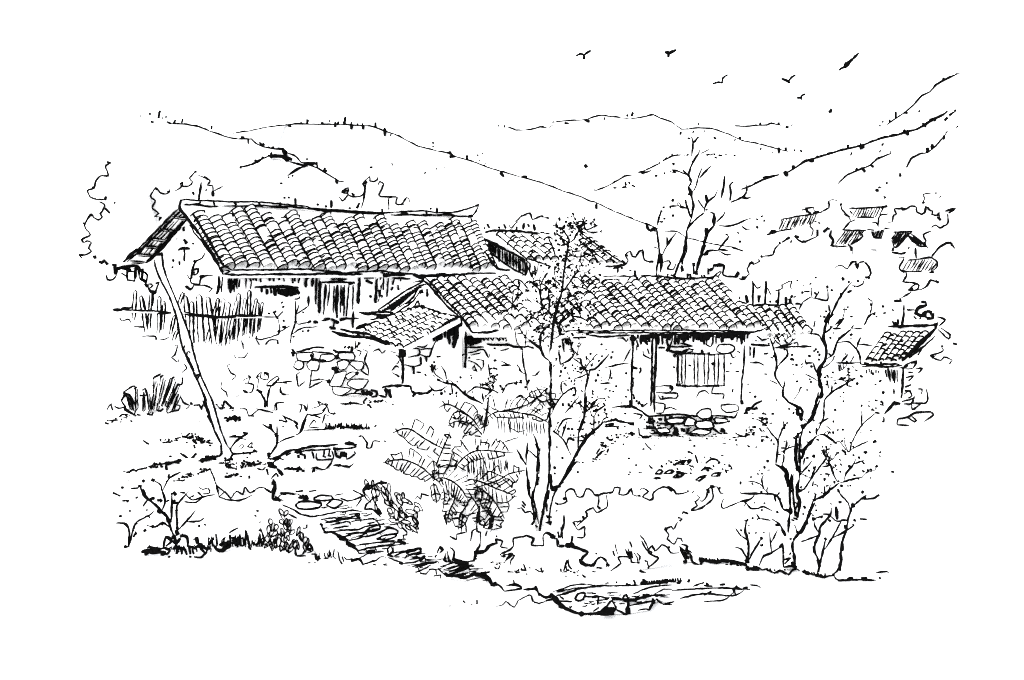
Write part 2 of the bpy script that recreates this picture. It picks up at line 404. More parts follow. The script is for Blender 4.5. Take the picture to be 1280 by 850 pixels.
hill('hill', [pts('A4', "1130 495 1190 465 1215 445 1250 410 1278 360") + pts('A5', "870 745 910 738 960 700 1005 645 1022 618")], 235, (60, 40), (120, 20), S('A4', 4.2, "1125 495 1138 498|1172 478 1170 460|1190 455 1190 434|1212 455 1212 438|1078 538 1082 540|1090 524 1096 526|1120 580 1126 576") + S('A5', 3.8, "912 738 910 705|938 715 938 685|1003 655 1005 640|1015 620 1028 618|815 772 825 774"), w=2.3)
hill('hill', [pts('A5', "680 575 730 540 790 500 840 455 880 410 925 388 960 350 1000 325 1050 300 1080 285 1098 285")], 340, (70, 60), (140, 20), foot=.86, extra=S('A5', 2.6, "730 540 730 500|693 562 695 545|1000 328 1003 305|635 580 645 584|652 558 660 560|780 505 795 508"), w=1.7)
# the slope on which the far village stands
mb = MB()
def YS(py): return lerp(60, 100, (376 - py) / 126.0)
xs2 = list(range(925, 1330, 12))
rows = [(440, 0), (392, 0), (376, 0), (345, 0), (310, 0), (280, 0), (258, 0), (252, 6), (300, 25), (330, 40)]
vs = []
for x in xs2:
    e = max(0, 1 - (x - 925) / 90.0)
    for py, ex in rows:
        Y = YS(max(py, 252)) + ex if ex else YS(py)
        if py == 440: Y = 50
        if ex > 6: Y = 106 + ex
        p = P(x, lerp(py, 380, e * .9), Y); vs.append(p)
n = len(rows)
mb.add(vs, [[i*n+k, i*n+k+1, (i+1)*n+k+1, (i+1)*n+k] for i in range(len(xs2)-1) for k in range(n-1)], 0, True)
structure('hillside', mb, GROUND)

# ------------------------------------------------------------------ birds
def bird(label, z, wingl, wingr, body, w, Y):
    a = pts(z, wingl); b = pts(z, wingr); c = pts(z, body)
    t = Thing('bird', label, 'bird', P(*c[0], Y), 'birds over the valley')
    def limb(p, ww, dy, name):
        m = MB(); N = len(p)
        rule = lambda st: (lambda x, y: Y + dy * (abs(x - c[0][0]) / 10.0))
        m.stroke(p, ww, rule, wob=.1, taper=.35)
        t.part(name, m, LEAF)
    limb(a, w, -.5, 'wing'); limb(b, w, -.2, 'wing'); limb(c, w * (1.9 if Y == 58 else 1.15), 0, 'body')
bird('black bird with wide level wings, leftmost in the sky', 'A6', "228 182 220 172 205 170 185 182", "228 180 245 165 268 152", "228 178 228 202", 3.4, 60)
bird('stout black bird with short wings, second from left in the sky', 'A6', "712 170 705 162 695 162", "712 170 730 160 756 148", "712 162 710 190", 5.0, 64)
bird('thin black bird with one wing raised, above the bare treetop', 'A6', "1018 334 995 332 965 341", "1018 334 1022 310 1035 298 1052 290", "1014 332 1022 339", 3.0, 62)
bird('black bird shaped like a tick mark, over the right hill', 'A5', "118 328 100 320 80 313", "118 328 135 305 158 292", "116 322 120 340", 3.4, 66)
bird('smallest winged bird, flying lowest of the flock', 'A5', "190 422 182 420 168 422", "190 420 195 408 213 400", "188 418 192 434", 3.2, 72)
bird('black diving bird with folded wings, farthest right and largest body', 'A5', "440 245 420 252 408 262", "470 212 490 195 520 165", "438 248 452 230 482 202", 3.6, 58)
bird('tiny far bird seen as a dot above the right ridge', 'A5', "355 498 352 502 350 505", "360 490 362 486 365 484", "360 486 356 506", 4.5, 80)

# ------------------------------------------------------------------ roofs
def roof_tiles(mb, R0, R1, E1, E0, ncol, nrow, v0=(.06, .2), v1=(.93, .99), keep=None, h=.62, wl=1.5, wa=1.6, gap=0.0, thick=.14):
    """slab plus rows of barrel tiles; R ridge corners, E eave corners"""
    def B(u, v): return R0.lerp(R1, u).lerp(E0.lerp(E1, u), v)
    nrm = (R1 - R0).cross(E0 - R0).normalized()
    if nrm.z < 0: nrm = -nrm
    mb.box([R0, R1, E1, E0], [q - nrm * thick for q in (R0, R1, E1, E0)])
    def seen(p):
        px, py = CX + F * p.x / p.y, HY - F * p.z / p.y
        return keep is None or random.random() < keep(px, py)
    def strand(c, w):
        r = []
        sdd = random.random() * 50
        for i, p in enumerate(c):
            ww = max(1.0, w * WK + W0) * (1 + .3 * noise.noise(Vector((i * .6, sdd, 0))))
            if i in (0, len(c) - 1): ww *= .7
            r.append(.5 * ww * p.y / F)
        mb.tube(c, r, 5, 1)
    for i in range(ncol):
        ua, ub = (i + .04 + random.uniform(-.05, .05)) / ncol, (i + .93 + random.uniform(-.05, .05)) / ncol
        s0, s1 = random.uniform(*v0), random.uniform(*v1)
        if random.random() < .25: s0 += .06
        nr = max(3, int(nrow * (s1 - s0) + random.uniform(-.6, .6)))
        edges = [lerp(s0, s1, (k + (random.uniform(-.16, .16) if 0 < k < nr else 0)) / nr) for k in range(nr + 1)]
        W = (B(ub, .5) - B(ua, .5)).length
        hh = h * random.uniform(.85, 1.15)
        def arc(v, sc=1.0, lift=0.0):
            out = []
            c = B((ua + ub) / 2, v); a = (B(ub, v) - B(ua, v)) * .5
            for k in range(7):
                t = math.pi * k / 6
                out.append(c - a * math.cos(t) * sc + nrm * (W * hh * math.sin(t) * sc + lift))
            return out
        for k in range(nr):
            va, vb = edges[k], edges[k + 1]
            A1_, A2_ = arc(va - .01, .92), arc(vb, 1.0)
            mid = arc((va + vb) / 2)[3]
            mb.add(A1_ + A2_, [[q, q + 1, q + 8, q + 7] for q in range(6)], 0)
            if seen(mid):
                top = arc(va, 1.0 + random.uniform(-.04, .06), .012)
                if random.random() < .12: top = top[:5]
                elif random.random() < .08: top = top[2:]
                jit = nrm.cross(Vector((1, 0, 0))) * 0
                strand([q + Vector((random.uniform(-1, 1), 0, random.uniform(-1, 1))) * W * .035 for q in top], wa * random.uniform(.75, 1.3))
                if random.random() < .2:
                    sh = arc(lerp(va, vb, .35), 1.02, .012)
                    strand(sh[:random.randint(3, 6)], wa * .9)
            # joint line down the right side, and often the left
            if random.random() < .92 and seen(mid):
                strand([B(lerp(ua, ub, .02), lerp(va, vb, t)) + nrm * W * hh * .4 for t in (-.1, .5, 1.1)], wl)
            if random.random() < .3 and seen(mid):
                strand([B(lerp(ua, ub, .97), lerp(va, vb, t)) + nrm * W * hh * .42 for t in (-.1, .5, 1.1)], wl)
        if random.random() < .85 and seen(arc(s1)[3]):
            strand(arc(s1, 1.0, .01), wa)
    return B, nrm

# ================================================================== upper farmhouse
fh_R0, fh_R1 = P(226, 252, 39.4), P(589, 270, 52.6)
fh_E0, fh_E1 = P(279, 342, 38.0), P(620, 341, 50.6)
fh_B0 = P(147, 337, 41.8)
dlong = (fh_R1 - fh_R0).normalized()
fh_B1 = fh_B0 + dlong * 16
FH = Thing('farmhouse', 'long tile-roofed farmhouse up on the left with upturned ridge end and open gable', 'house', gpt(330, 44))
over = dlong * .85
gA = fh_R0 + over + Vector((0, 0, -.22)); gF = fh_E0 + over * .25 + Vector((0, 0, -.2)) + Vector((-.1, .2, 0)); gB = None
far = dlong * 13.8
zb = -3.6
mb = MB()
_gy = plane(gF, gA, gF + Vector((0, 0, 1)), 0)(0)(177, 334); gB = P(177, 334, _gy)
ring = [gF, gA, gB, Vector((gB.x, gB.y, zb)), Vector((gF.x, gF.y, zb))]
mb.prism(ring, far)
gable = plane(gF, gA, Vector((gF.x, gF.y, zb)), .08)
wallp = plane(gF, gF + far, Vector((gF.x, gF.y, zb)), .1)
mb.ink(S('B1', 5.0, "652 378 680 366 718 368"), gable); mb.ink(S('B1', 3.0, "688 375 688 442|645 292 640 315|685 320 705 335|660 440 660 466|683 225 684 270|720 235 735 250"), gable)
mb.dots('B1', 3.2, "738 335 690 322 608 328 622 432 620 472 700 332", gable)
mb.ink(S('B1', 2.2, "805 395 790 420 755 440 740 465 735 490 770 485 760 510 742 520 745 500|740 470 722 545 705 520|722 545 730 570 775 570 780 540 820 522 850 525|690 585 720 605 740 580|740 578 800 580 830 590 845 600 825 618|790 520 780 545"), gable)
mb.ink(S('B1', 4.5, "735 475 730 540|745 440 750 445|780 530 800 525|700 585 725 602"), gable)
mb.ink(S('B1', 5.0, "885 525 885 590 872 630|957 535 952 625"), wallp)
mb.ink(S('B1', 2.2, "905 530 900 620|975 540 990 600|990 530 985 580|1005 545 1000 590|1040 520 1040 600|1060 515 1070 560 1065 600|945 530 942 600"), wallp)
mb.ink(S('B1', 2.6, "1095 530 1100 555|1125 530 1125 562|1175 530 1175 555|1230 525 1230 550|1085 535 1080 550|970 545 972 620"), wallp)
mb.ink(S('B2', 2.2, "10 385 10 420|65 388 70 420|115 385 120 430|130 390 130 420|160 395 150 430|640 390 635 470|665 400 655 530|700 400 690 440|690 450 680 470|530 400 580 400|410 632 495 632|355 650 350 690|720 440 722 470|735 400 735 420"), wallp)
mb.ink(S('B2', 4.5, "195 395 193 455|235 395 228 450|190 400 210 400|540 415 572 430|300 640 330 632|340 635 380 655|390 640 430 630|330 680 360 690|240 650 262 655"), wallp)
mb.ink(S('B2', 3.6, "210 500 208 560|465 590 460 690|255 400 248 550"), wallp)
mb.dots('B2', 3.4, "560 500 630 500 730 460 610 470 290 640 370 655", wallp)
FH.part('wall', mb, PLASTER)
for s_, ww in (("275 395 268 620", 4.6), ("500 390 490 560", 5.0), ("600 390 590 560", 4.0), ("625 395 610 550", 3.2)):
    m = MB(); q = pts('B2', s_); f = wallp(q)
    c = [P(x, y, f(x, y) + .02) for x, y in q]
    m.tube([c[0].lerp(c[1], t) for t in (0, .5, 1)], [.06] * 3, 6, 0); m.stroke(q, ww, wallp)
    FH.part('post', m, WOOD)
m = MB()
q = pts('B1', "1095 588 1280 588 1280 640 1110 635") ; f = wallp(q)
m.prism([P(x, y, f(x, y) + .03) for x, y in q], Vector((0, .06, 0)))
m.ink(S('B1', 4.5, "1092 590 1180 588 1280 590"), wallp); m.ink(S('B2', 4.5, "0 452 60 450 150 455"), wallp)
m.ink(S('B1', 6.0, "1160 600 1160 632|1205 600 1208 640|1262 600 1262 640|1240 600 1242 635"), wallp)
m.ink(S('B1', 3.0, "1130 595 1130 620|1180 595 1185 625|1225 595 1228 630"), wallp)
m.ink(S('B2', 8.0, "100 462 102 500|125 460 128 498|70 462 72 500"), wallp); m.ink(S('B2', 5.0, "15 460 18 500|85 460 84 508|112 460 112 505|140 465 155 490"), wallp)
FH.part('window', m, WOOD, label='dark slatted window strip under the eave')
m = MB()
q = pts('B2', "290 425 470 428 455 625 285 625"); f = wallp(q)
m.prism([P(x, y, f(x, y) + .05) for x, y in q], Vector((0, .08, 0)))
m.ink(S('B2', 4.5, "285 425 380 422 472 432|440 435 470 425"), wallp); m.ink(S('B2', 3.2, "340 405 385 408 430 406"), wallp)
m.ink(S('B2', 1.8, "305 435 295 610|330 435 318 560|310 440 306 520|395 440 390 600|415 440 410 620|440 440 425 620|465 440 460 580|405 450 402 560|355 445 350 600"), wallp)
m.ink(S('B2', 5.0, "375 438 368 540 370 628"), wallp)
FH.part('door', m, WOOD)
mb = MB()
def fade_fh(px, py):
    if py > 330 and random.random() < .25: return .5
    return .96
B_, nr_ = roof_tiles(mb, fh_R0 + (fh_E0 - fh_R0) * .03, fh_R1 + (fh_E1 - fh_R1) * .03, fh_E1, fh_E0, 26, 17, v0=(.07, .3), v1=(.88, .98), keep=fade_fh, wl=1.3, wa=1.25)
# rear slope: seen from below at the gable as boards over battens
nb = (fh_R0 - fh_B0).cross(fh_R1 - fh_R0).normalized()
if nb.z < 0: nb = -nb
mb.box([fh_R0, fh_R1, fh_B1, fh_B0], [q + nb * .1 for q in (fh_R0, fh_R1, fh_B1, fh_B0)])
roofp = plane(fh_R0, fh_R1, fh_E0, .3)
ROOF = FH.part('roof', mb, TILE)
m = MB()
m.ink(S('B1', 5.0, "668 92 662 140 700 190 770 285"), roofp); m.ink(S('B1', 3.6, "770 285 850 400 905 515"), roofp)
m.ink(S('B1', 2.2, "720 225 745 280 800 345 870 450 915 505|740 230 800 330|735 165 770 220 840 335 905 460 960 490|905 460 940 440|890 480 940 470|820 370 850 360"), roofp)
FH.part('verge', m, WOOD, ROOF)
m = MB()
m.ink(S('B3', 2.2, "130 50 140 90 180 170 220 215 290 350"), roofp); m.ink(S('B3', 3.6, "215 255 280 345 355 355|190 190 225 225"), roofp)
FH.part('verge', m, WOOD, ROOF)
m = MB()
e_ = plane(fh_E0, fh_E1, fh_E0 + Vector((0, 0, 1)), .25)
dn = Vector((0, 0, -.16)); bk = Vector((.05, .12, 0))
m.box([fh_E0, fh_E1, fh_E1 + bk, fh_E0 + bk], [q + dn for q in (fh_E0, fh_E1, fh_E1 + bk, fh_E0 + bk)])
m.ink(S('B1', 3.0, "905 515 960 520 1080 518 1280 515"), e_); m.ink(S('B1', 2.2, "950 490 1050 492 1160 492 1280 490|905 490 950 500 905 515"), e_)
m.ink(S('B2', 2.4, "0 352 200 350 300 360 420 370 620 360 690 370 830 380|820 385 1010 382 1160 375 1280 372"), e_)
m.ink(S('B2', 3.4, "0 378 200 380 300 375 430 380 520 378|830 395 1000 390|620 370 680 382 760 385|690 400 790 405"), e_)
m.ink(S('B2', 5.5, "700 375 760 375|640 385 690 380|810 380 840 395|940 380 1010 385"), e_)
FH.part('eave_board', m, WOOD, ROOF)
m = MB()
rl = [(226, 250)] + pts('A1', "700 590 760 597 880 600 960 605 1100 605 1230 615") + pts('A2', "0 612 90 620 180 628 270 645 380 652 500 660 640 668 750 660 870 657 940 665 1030 665 1100 650 1150 632 1180 622")
def rY(px): return 1 / lerp(1 / 39.2, 1 / 52.4, (px - 226) / (589 - 226.0))
rr = lambda st: (lambda px, py: rY(px) - .25)
top = [P(x, y, rY(x)) for x, y in rl]
for a, b in zip(top, top[1:]):
    d = Vector((0, .3, 0)); dz = Vector((0, 0, -.16))
    m.box([a, b, b + d, a + d], [a + dz, b + dz, b + d + dz, a + d + dz])
m.stroke(rl, 2.0, rr)
m.ink(S('A1', 3.0, "690 622 760 620 830 635 880 632|970 605 985 622|1112 612 1132 632|855 605 865 632|770 620 780 605"), rr)
m.ink(S('A1', 2.2, "915 628 1020 630 1120 625 1220 635 1280 642|1235 605 1235 635"), rr)
m.ink(S('A2', 2.4, "0 630 80 632 200 642 290 655 400 660 490 668 620 672|680 680 760 680 880 680 1010 680 1060 688 1130 688|1180 622 1165 660 1138 692|880 658 885 680"), rr)
m.ink(S('A2', 4.6, "740 672 775 672|1010 675 1045 688|1122 690 1145 685|625 660 628 672|290 655 320 660|1165 628 1182 622|45 608 45 630"), rr)
m.ink(S('A2', 3.8, "132 582 135 642|338 594 338 640|500 610 485 640|942 636 942 672|628 645 630 670|905 640 908 648|85 632 100 632|68 582 75 582|92 580 100 582|258 620 264 622|305 630 310 632|440 640 448 642"), rr)
FH.part('ridge', m, TILE, ROOF)
m = MB()
bp = plane(fh_R0, fh_R1, fh_B0, .12)
m.ink(S('B1', 2.4, "650 145 560 235 420 375 340 445|668 155 570 250 430 385 360 445"), bp)
m.ink(S('B1', 4.5, "415 370 340 445|345 470 300 490 288 462|290 462 290 515|300 480 420 465"), bp)
m.ink(S('B1', 6.0, "700 205 645 262 585 335 525 398 470 450|640 262 585 330|300 480 295 510"), bp)
for a, b in zip(pts('B1', "620 185 550 255 500 310 455 355 415 400 380 440"), pts('B1', "700 195 640 268 580 320 545 362 515 405 470 448")):
    m.stroke([a, b], 2.2, bp); m.stroke([(a[0] + 1, a[1] + 2.6), (b[0], b[1] + 2.2)], 1.0, bp)
bats = list(zip(pts('B1', "650 150 620 185 550 255 500 310 455 355 415 400"), pts('B1', "712 200 700 195 640 268 580 320 545 362 515 405")))
for (a0, b0), (a1, b1) in zip(bats, bats[1:]):
    for k in range(4):
        t = (k + random.uniform(.2, .8)) / 4
        p0 = (lerp(a0[0], b0[0], t), lerp(a0[1], b0[1], t)); p1 = (lerp(a1[0], b1[0], t), lerp(a1[1], b1[1], t))
        s = random.uniform(0, .35)
        m.stroke([(lerp(p0[0], p1[0], s), lerp(p0[1], p1[1], s)), p1], random.uniform(.5, 1.7), bp)
m.ink(S('B1', 4.2, "360 495 362 530 365 552|405 555 410 470|425 480 430 535|450 490 445 540|330 485 380 490|435 540 470 560|415 470 440 500"), bp)
m.ink(S('B1', 2.4, "365 550 405 555|440 540 455 500 475 520 470 565 440 545|300 520 280 545 250 545 240 520|370 500 400 500|330 510 360 530"), bp)
FH.part('gable_boards', m, WOOD, ROOF, label='boards and battens under the gable overhang')

# ================================================================== rear house
rh_R0, rh_R1, rh_E1, rh_E0 = P(613, 289, 56), P(726, 290, 56), P(782, 332, 53), P(658, 326, 53)
RH = Thing('rear_house', 'half hidden house between the two front roofs with slatted gable', 'house', gpt(700, 56))
mb = MB()
def keep_rh(px, py):
    if 690 < px < 730: return .12
    return .85
roof_tiles(mb, rh_R0, rh_R1, rh_E1, rh_E0, 11, 7, keep=keep_rh, v0=(.05, .2), wa=1.7, wl=1.6)
rp = plane(rh_R0, rh_R1, rh_E0, .6)
mb.ink(S('B3', 3.6, "210 138 270 128 400 134 525 145|225 95 235 112|560 145 580 148|215 140 265 130"), rp)
mb.ink(S('B3', 1.9, "752 138 800 170 870 225 940 275 1015 322|570 165 600 230 615 280|770 190 865 310|460 290 590 335"), rp)
mb.ink(S('B3', 3.2, "900 335 1010 328|970 335 970 368|990 345 1000 342|1040 350 1042 354|320 95 330 115|435 88 430 120|458 95 462 108|490 96 495 126|205 115 212 116|290 110 294 114"), rp)
RH.part('roof', mb, TILE)
mb = MB()
a, b = P(609, 300, 56.4), P(657, 325, 53.2)
pol = [P(606, 299, 56.4), P(656, 324, 53.2), P(662, 346, 53.2), P(614, 320, 56.4)]
body = [P(612, 300, 56.4), P(657, 328, 53.2), P(780, 336, 53.2), P(780, 430, 53.2), P(657, 430, 53.2), P(612, 400, 56.4)]
mb.prism(body, Vector((1.5, 4, .4)))
gp = plane(pol[0], pol[1], pol[2], .3)
mb.ink(S('B3', 6.0, "205 176 260 205 330 240"), gp); mb.ink(S('B3', 4.0, "330 240 380 265 432 290|225 210 245 235|232 195 240 250"), gp)
for k in range(17):
    x = 232 + k * 12.8 + random.uniform(-3, 3)
    y0 = 190 + (x - 215) * .49; y1 = 235 + (x - 215) * .68
    mb.ink(S('B3', random.choice([1.2, 1.6, 2.2, 3.2]), f"{x} {y0} {x+2} {(y0+y1)/2} {x+1} {y1+random.uniform(-8,8)}"), gp)
mb.ink(S('B3', 4.5, "285 235 292 310|255 215 250 250|370 270 372 330|450 310 445 380"), gp)
mb.ink(S('B3', 2.2, "220 232 300 300 360 340 440 385|445 300 470 320 465 360 480 400|495 330 500 380"), gp)
RH.part('wall', mb, WOOD)

# ================================================================== front house
f_R0, f_R1 = P(528, 347, 37.0), P(896, 347, 40.0)
f_E0, f_E1 = P(592, 416, 34.2), P(958, 414, 36.4)
f_B0 = P(449, 391, 37.6); f_B1 = P(860, 391, 43.5)
FHs = Thing('cottage', 'long low tiled cottage in the middle with barred window on stone footing', 'house', gpt(760, 38))
mb = MB()
def keep_f(px, py):
    if 640 < px < 745: return .42 if py < 400 else .25
    if 600 < px <= 640 and py > 395: return .4
    if py > 404 and random.random() < .35: return .4
    return .97
roof_tiles(mb, f_R0, f_R1, f_E1, f_E0, 30, 15, v0=(.05, .16), v1=(.9, .99), keep=keep_f, wl=1.3, wa=1.3)
nb = (f_R0 - f_B0).cross(f_R1 - f_R0).normalized()
if nb.z < 0: nb = -nb
mb.box([f_R0, f_R1, f_B1, f_B0], [q - nb * .1 for q in (f_R0, f_R1, f_B1, f_B0)])
rp = plane(f_R0, f_R1, f_E0, .3)
CR = FHs.part('roof', mb, TILE)
m = MB()
rY2 = lambda st: (lambda px, py: lerp(37.0, 40, (px - 528) / 368.0) - .25)
m.box([P(750, 345.5, 38.8), f_R1 + Vector((0, 0, .1)), f_R1 + Vector((0, .3, .1)), P(750, 345.5, 39.1)], [P(750, 349, 38.8), f_R1 + Vector((0, 0, -.05)), f_R1 + Vector((0, .3, -.05)), P(750, 349, 39.1)])
m.ink(S('B4', 2.2, "65 528 160 527 245 528|280 522 390 530 520 540 650 535 690 532 735 495|690 540 720 530 740 500"), rY2)
m.ink(S('B4', 4.4, "245 492 250 540|245 540 262 540|450 520 480 530|295 545 300 575|640 560 640 580|675 550 675 575"), rY2)
m.ink(S('B4', 3.0, "90 548 165 550|390 530 470 538 560 542|545 510 545 535|560 512 562 535|625 520 630 535|640 518 645 535"), rY2)
m.dots('B4', 3.6, "430 515 45 515 15 525 220 490 570 530 600 510", rY2)
FHs.part('ridge', m, TILE, CR)
m = MB()
m.ink(S('B2', 3.4, "850 400 900 445 1000 560 1070 620"), rp); m.ink(S('B2', 2.4, "870 395 920 440 1010 545 1080 605"), rp)
m.ink(S('B2', 4.5, "825 385 850 400 870 405"), rp)
FHs.part('verge', m, WOOD, CR)
m = MB()
m.ink(S('B4', 1.9, "715 535 740 575 800 640 860 690 920 740 985 810|770 585 805 630|690 540 715 530"), rp)
FHs.part('verge', m, WOOD, CR)
m = MB()
ep = plane(f_E0, f_E1, f_E0 + Vector((0, 0, 1)), .3)
dn = Vector((0, 0, -.14)); bk = Vector((0, .12, 0)); q0 = f_E0.lerp(f_E1, .32)
for A_, B_2 in ((f_E0, f_E0.lerp(f_E1, .12)), (q0, f_E1)):
    m.box([A_, B_2, B_2 + bk, A_ + bk], [q + dn for q in (A_, B_2, B_2 + bk, A_ + bk)])
m.ink(S('B7', 1.9, "100 108 300 108 600 105 900 105 1180 112 1240 105 1280 85|180 118 400 120 800 118 1100 120 1210 115"), ep)
m.ink(S('B7', 3.2, "165 148 240 145|240 130 350 142 500 130|600 130 850 128 1100 125 1180 126"), ep)
m.ink(S('B8', 3.8, "705 205 760 270 780 300 850 300 930 290"), ep)
FHs.part('eave_board', m, WOOD, CR)
m = MB()
bp = plane(f_R0, f_B0, f_R0 + Vector((.6, .25, -.5)), .15)
bp = flat(36.3)
m.ink(S('B8', 2.2, "500 8 400 60 300 130 240 172|495 5 440 15|340 188 400 152 450 112 480 62|470 45 440 100 410 125 350 160"), bp)
m.ink(S('B8', 3.4, "130 185 180 190 250 182 330 185|135 185 165 195 250 198 340 205 350 190|240 205 290 208|500 8 470 5"), bp)
for k in range(17):
    t = k / 16
    x, y = lerp(262, 470, t), lerp(168, 28, t)
    m.ink(S('B8', random.choice([1.8, 2.2, 3]), f"{x} {y+4} {x+45} {y-4} {x+lerp(105,25,t)} {y-lerp(22,4,t)}"), bp)
m.ink(S('B8', 7.0, "485 55 490 65 475 70"), bp); m.ink(S('B8', 3.2, "445 155 468 120 478 150 490 140|520 50 520 96|300 140 340 160 310 175"), bp)
FHs.part('gable_boards', m, WOOD, CR, label='boards under the gable overhang beside the lean-to')
# walls
mb = MB()
zb = -5.2
pA, pB = P(584, 412, 35.3), P(792, 419, 36.6)
gbk = P(455, 393, 38.4)
ap = P(530, 352, 37.5)
mb.prism([pA, ap, gbk, Vector((gbk.x, gbk.y, zb)), Vector((pA.x, pA.y, zb))], (f_R1 - f_R0) * .9)
mb.prism([pA, pB, Vector((pB.x, pB.y, zb)), Vector((pA.x, pA.y, zb))], Vector((0, 1.0, 0)))
wp = plane(pA, pB, pA + Vector((0, 0, 1)), .12)
mb.ink(S('B8', 3.2, "740 295 742 410 735 520 738 655"), wp); mb.ink(S('B8', 2.2, "690 250 684 330 680 400 660 435 640 480|670 435 700 440 740 418|600 490 620 520 630 570|645 470 640 510|655 500 658 560 640 600"), wp)
mb.ink(S('B8', 9.0, "765 325 800 330 840 328|780 350 830 345|770 335 775 375|800 335 805 365"), wp)
mb.ink(S('B8', 5.0, "755 320 760 370|730 560 735 590|725 540 738 580|840 335 850 345"), wp)
mb.ink(S('B8', 2.4, "850 322 868 345 875 320 895 345 905 320 930 345 940 325 958 345 962 320|750 385 845 385|900 390 912 392"), wp)
mb.ink(S('B8', 3.4, "860 365 900 372 990 370 1010 380 1060 385 1095 380 1130 392"), wp)
mb.ink(S('B8', 1.8, "755 415 790 412 840 395 870 445 880 420|770 430 830 415|800 455 840 462 835 505 790 470 755 460|750 520 770 528 802 512 800 570 770 582|745 640 800 610 870 625|870 480 878 550|900 570 890 545|940 405 990 390|780 510 790 490 800 520"), wp)
mb.dots('B8', 3.8, "915 455 905 500 898 545 935 605 770 525 790 575 760 440", wp)
mb.ink(S('B7', 3.0, "105 160 115 230|110 155 150 160|125 160 130 185|150 160 155 195|165 170 155 205 170 235|85 215 92 300|135 165 140 190"), wp)
FHs.part('wall', mb, PLASTER)
m = MB()
q = pts('B8', "1020 280 1090 280 1078 378 1042 372"); m.prism([P(x, y, 34.6) for x, y in q], Vector((.1, .35, 0)))
m.ink(S('B8', .8, "1020 280 1040 370 1078 378 1090 282|1018 282 1050 280|1030 302 1065 306"), flat(34.5))
solo('flower_pot', m, STONE, P(649, 435, 34.6), 'tapered pot on the low wall under the cottage eave, left of the centre tree', 'pot')
# the room that stands forward under the right half of the eave
rA, rB, rC = P(812, 420, 34.6), P(929, 424, 35.4), P(789, 420, 36.5)
mb = MB()
zb = -(521 - HY) / F * 34.7
tp = [rA, rB, P(942, 422, 38.5), rC]
mb.box(tp, [Vector((q.x, q.y, zb)) for q in tp])
wf = plane(rA, rB, rA + Vector((0, 0, 1)), .12); ws = plane(rA, rC, rA + Vector((0, 0, 1)), .12)
mb.ink(S('B7', 3.0, "500 130 507 200 503 300 500 420 500 540"), ws); mb.ink(S('B7', 4.0, "500 310 530 322|505 150 510 190|490 505 495 540|455 480 458 540|480 470 482 540"), ws)
mb.ink(S('B7', 2.0, "565 220 568 245 605 265|590 210 600 240|530 190 530 220|505 380 512 410|510 470 515 495|550 520 560 540 590 520|545 350 555 330"), ws)
mb.dots('B7', 3.6, "510 375 505 415 515 490 550 320 545 515 560 530 530 505", ws)
mb.ink(S('B7', 2.4, "1145 190 1142 300 1130 400 1125 522"), wf); mb.ink(S('B7', 5.0, "1128 505 1132 528"), wf)
mb.ink(S('B7', 2.0, "985 215 1000 190 1060 185 1090 200 1080 225 1030 238 990 225 985 215|705 225 720 200 770 200 800 205|800 230 830 210 850 225 800 238|640 425 735 425 715 460 640 460|655 475 665 498 720 490 755 495 765 465 690 465|870 490 885 460 920 450 945 470|970 425 960 465 1030 468|1040 340 1060 340|1095 340 1115 340|635 515 690 530 680 575 640 578|690 555 720 545 760 560|655 205 690 205|920 180 950 200 960 175|780 180 840 190|1080 440 1075 460|1030 470 1022 500|1060 230 1080 262 1100 255|700 170 720 200|1105 225 1120 232"), wf)
mb.ink(S('B7', 4.5, "710 220 740 230 800 232|700 225 720 195|720 430 735 445|790 235 820 215|900 215 905 240"), wf)
mb.dots('B7', 3.6, "745 310 835 300 960 290 1070 290 770 395 940 230 850 210 680 480", wf)
FHs.part('room', mb, PLASTER)
m = MB()
for k in range(52):                        # upright ink hatching that draws the shade under the eave
    x = lerp(505, 1165, (k + random.uniform(-.5, .5)) / 51)
    ln = random.choice([12, 20, 30, 40, 55])
    m.ink(S('B7', random.choice([2, 3, 4, 5]), f"{x} 128 {x-2} {128+ln*.5} {x-3} {132+ln}"), plane(rA, rB, rA + Vector((0, 0, 1)), .25))
rk = plane(rA, rB, rA + Vector((0, 0, 1)), .28)
m.ink(S('B7', 9.0, "790 140 815 150|780 135 810 160|920 140 945 150|915 150 940 145|1060 140 1085 145|1070 150 1080 150|500 140 515 165|620 135 645 145|850 140 880 140|580 140 610 140"), rk)
m.ink(S('B7', 2.4, "420 150 450 150 470 170 480 150|560 150 590 190 580 140|700 135 710 210|735 150 720 195|760 200 850 195|1010 150 1015 175|530 160 540 200"), rk)
FHs.part('eave_shade_hatch', m, WOOD)
for s_, s2 in (("618 140 615 400 610 540", "640 135 640 300 630 420 630 575"),):
    m = MB(); a = pts('B7', s_); b = pts('B7', s2); f = wf(a)
    c = [P((x + u) / 2, (y + v) / 2, f(x, y) - .1) for (x, y), (u, v) in ((a[0], b[0]), (a[1], b[2]), (a[2], b[3]))]
    m.tube(c, [.05, .045, .04], 8, 0)
    rl2 = lambda st: (lambda px, py: f(px, py) - .2)
    m.stroke(a, 3.2, rl2); m.stroke(b, 3.4, rl2); m.ink(S('B7', 5.0, "638 290 634 380|610 430 630 440|625 140 642 150"), rl2)
    FHs.part('post', m, WOOD)
m = MB()
q = pts('B7', "760 242 1030 242 1035 422 758 420"); f = wf(q)
m.prism([P(x, y, f(x, y) + .04) for x, y in q], Vector((0, .08, 0)))
m.ink(S('B7', 2.2, "745 242 850 238 960 243 1032 240|755 420 900 424 1035 422|1030 245 1030 420"), wf)
m.ink(S('B7', 5.0, "770 240 800 238|755 415 780 418|860 420 878 425|970 420 1000 422|790 422 810 425|860 240 880 240|740 245 750 255"), wf)
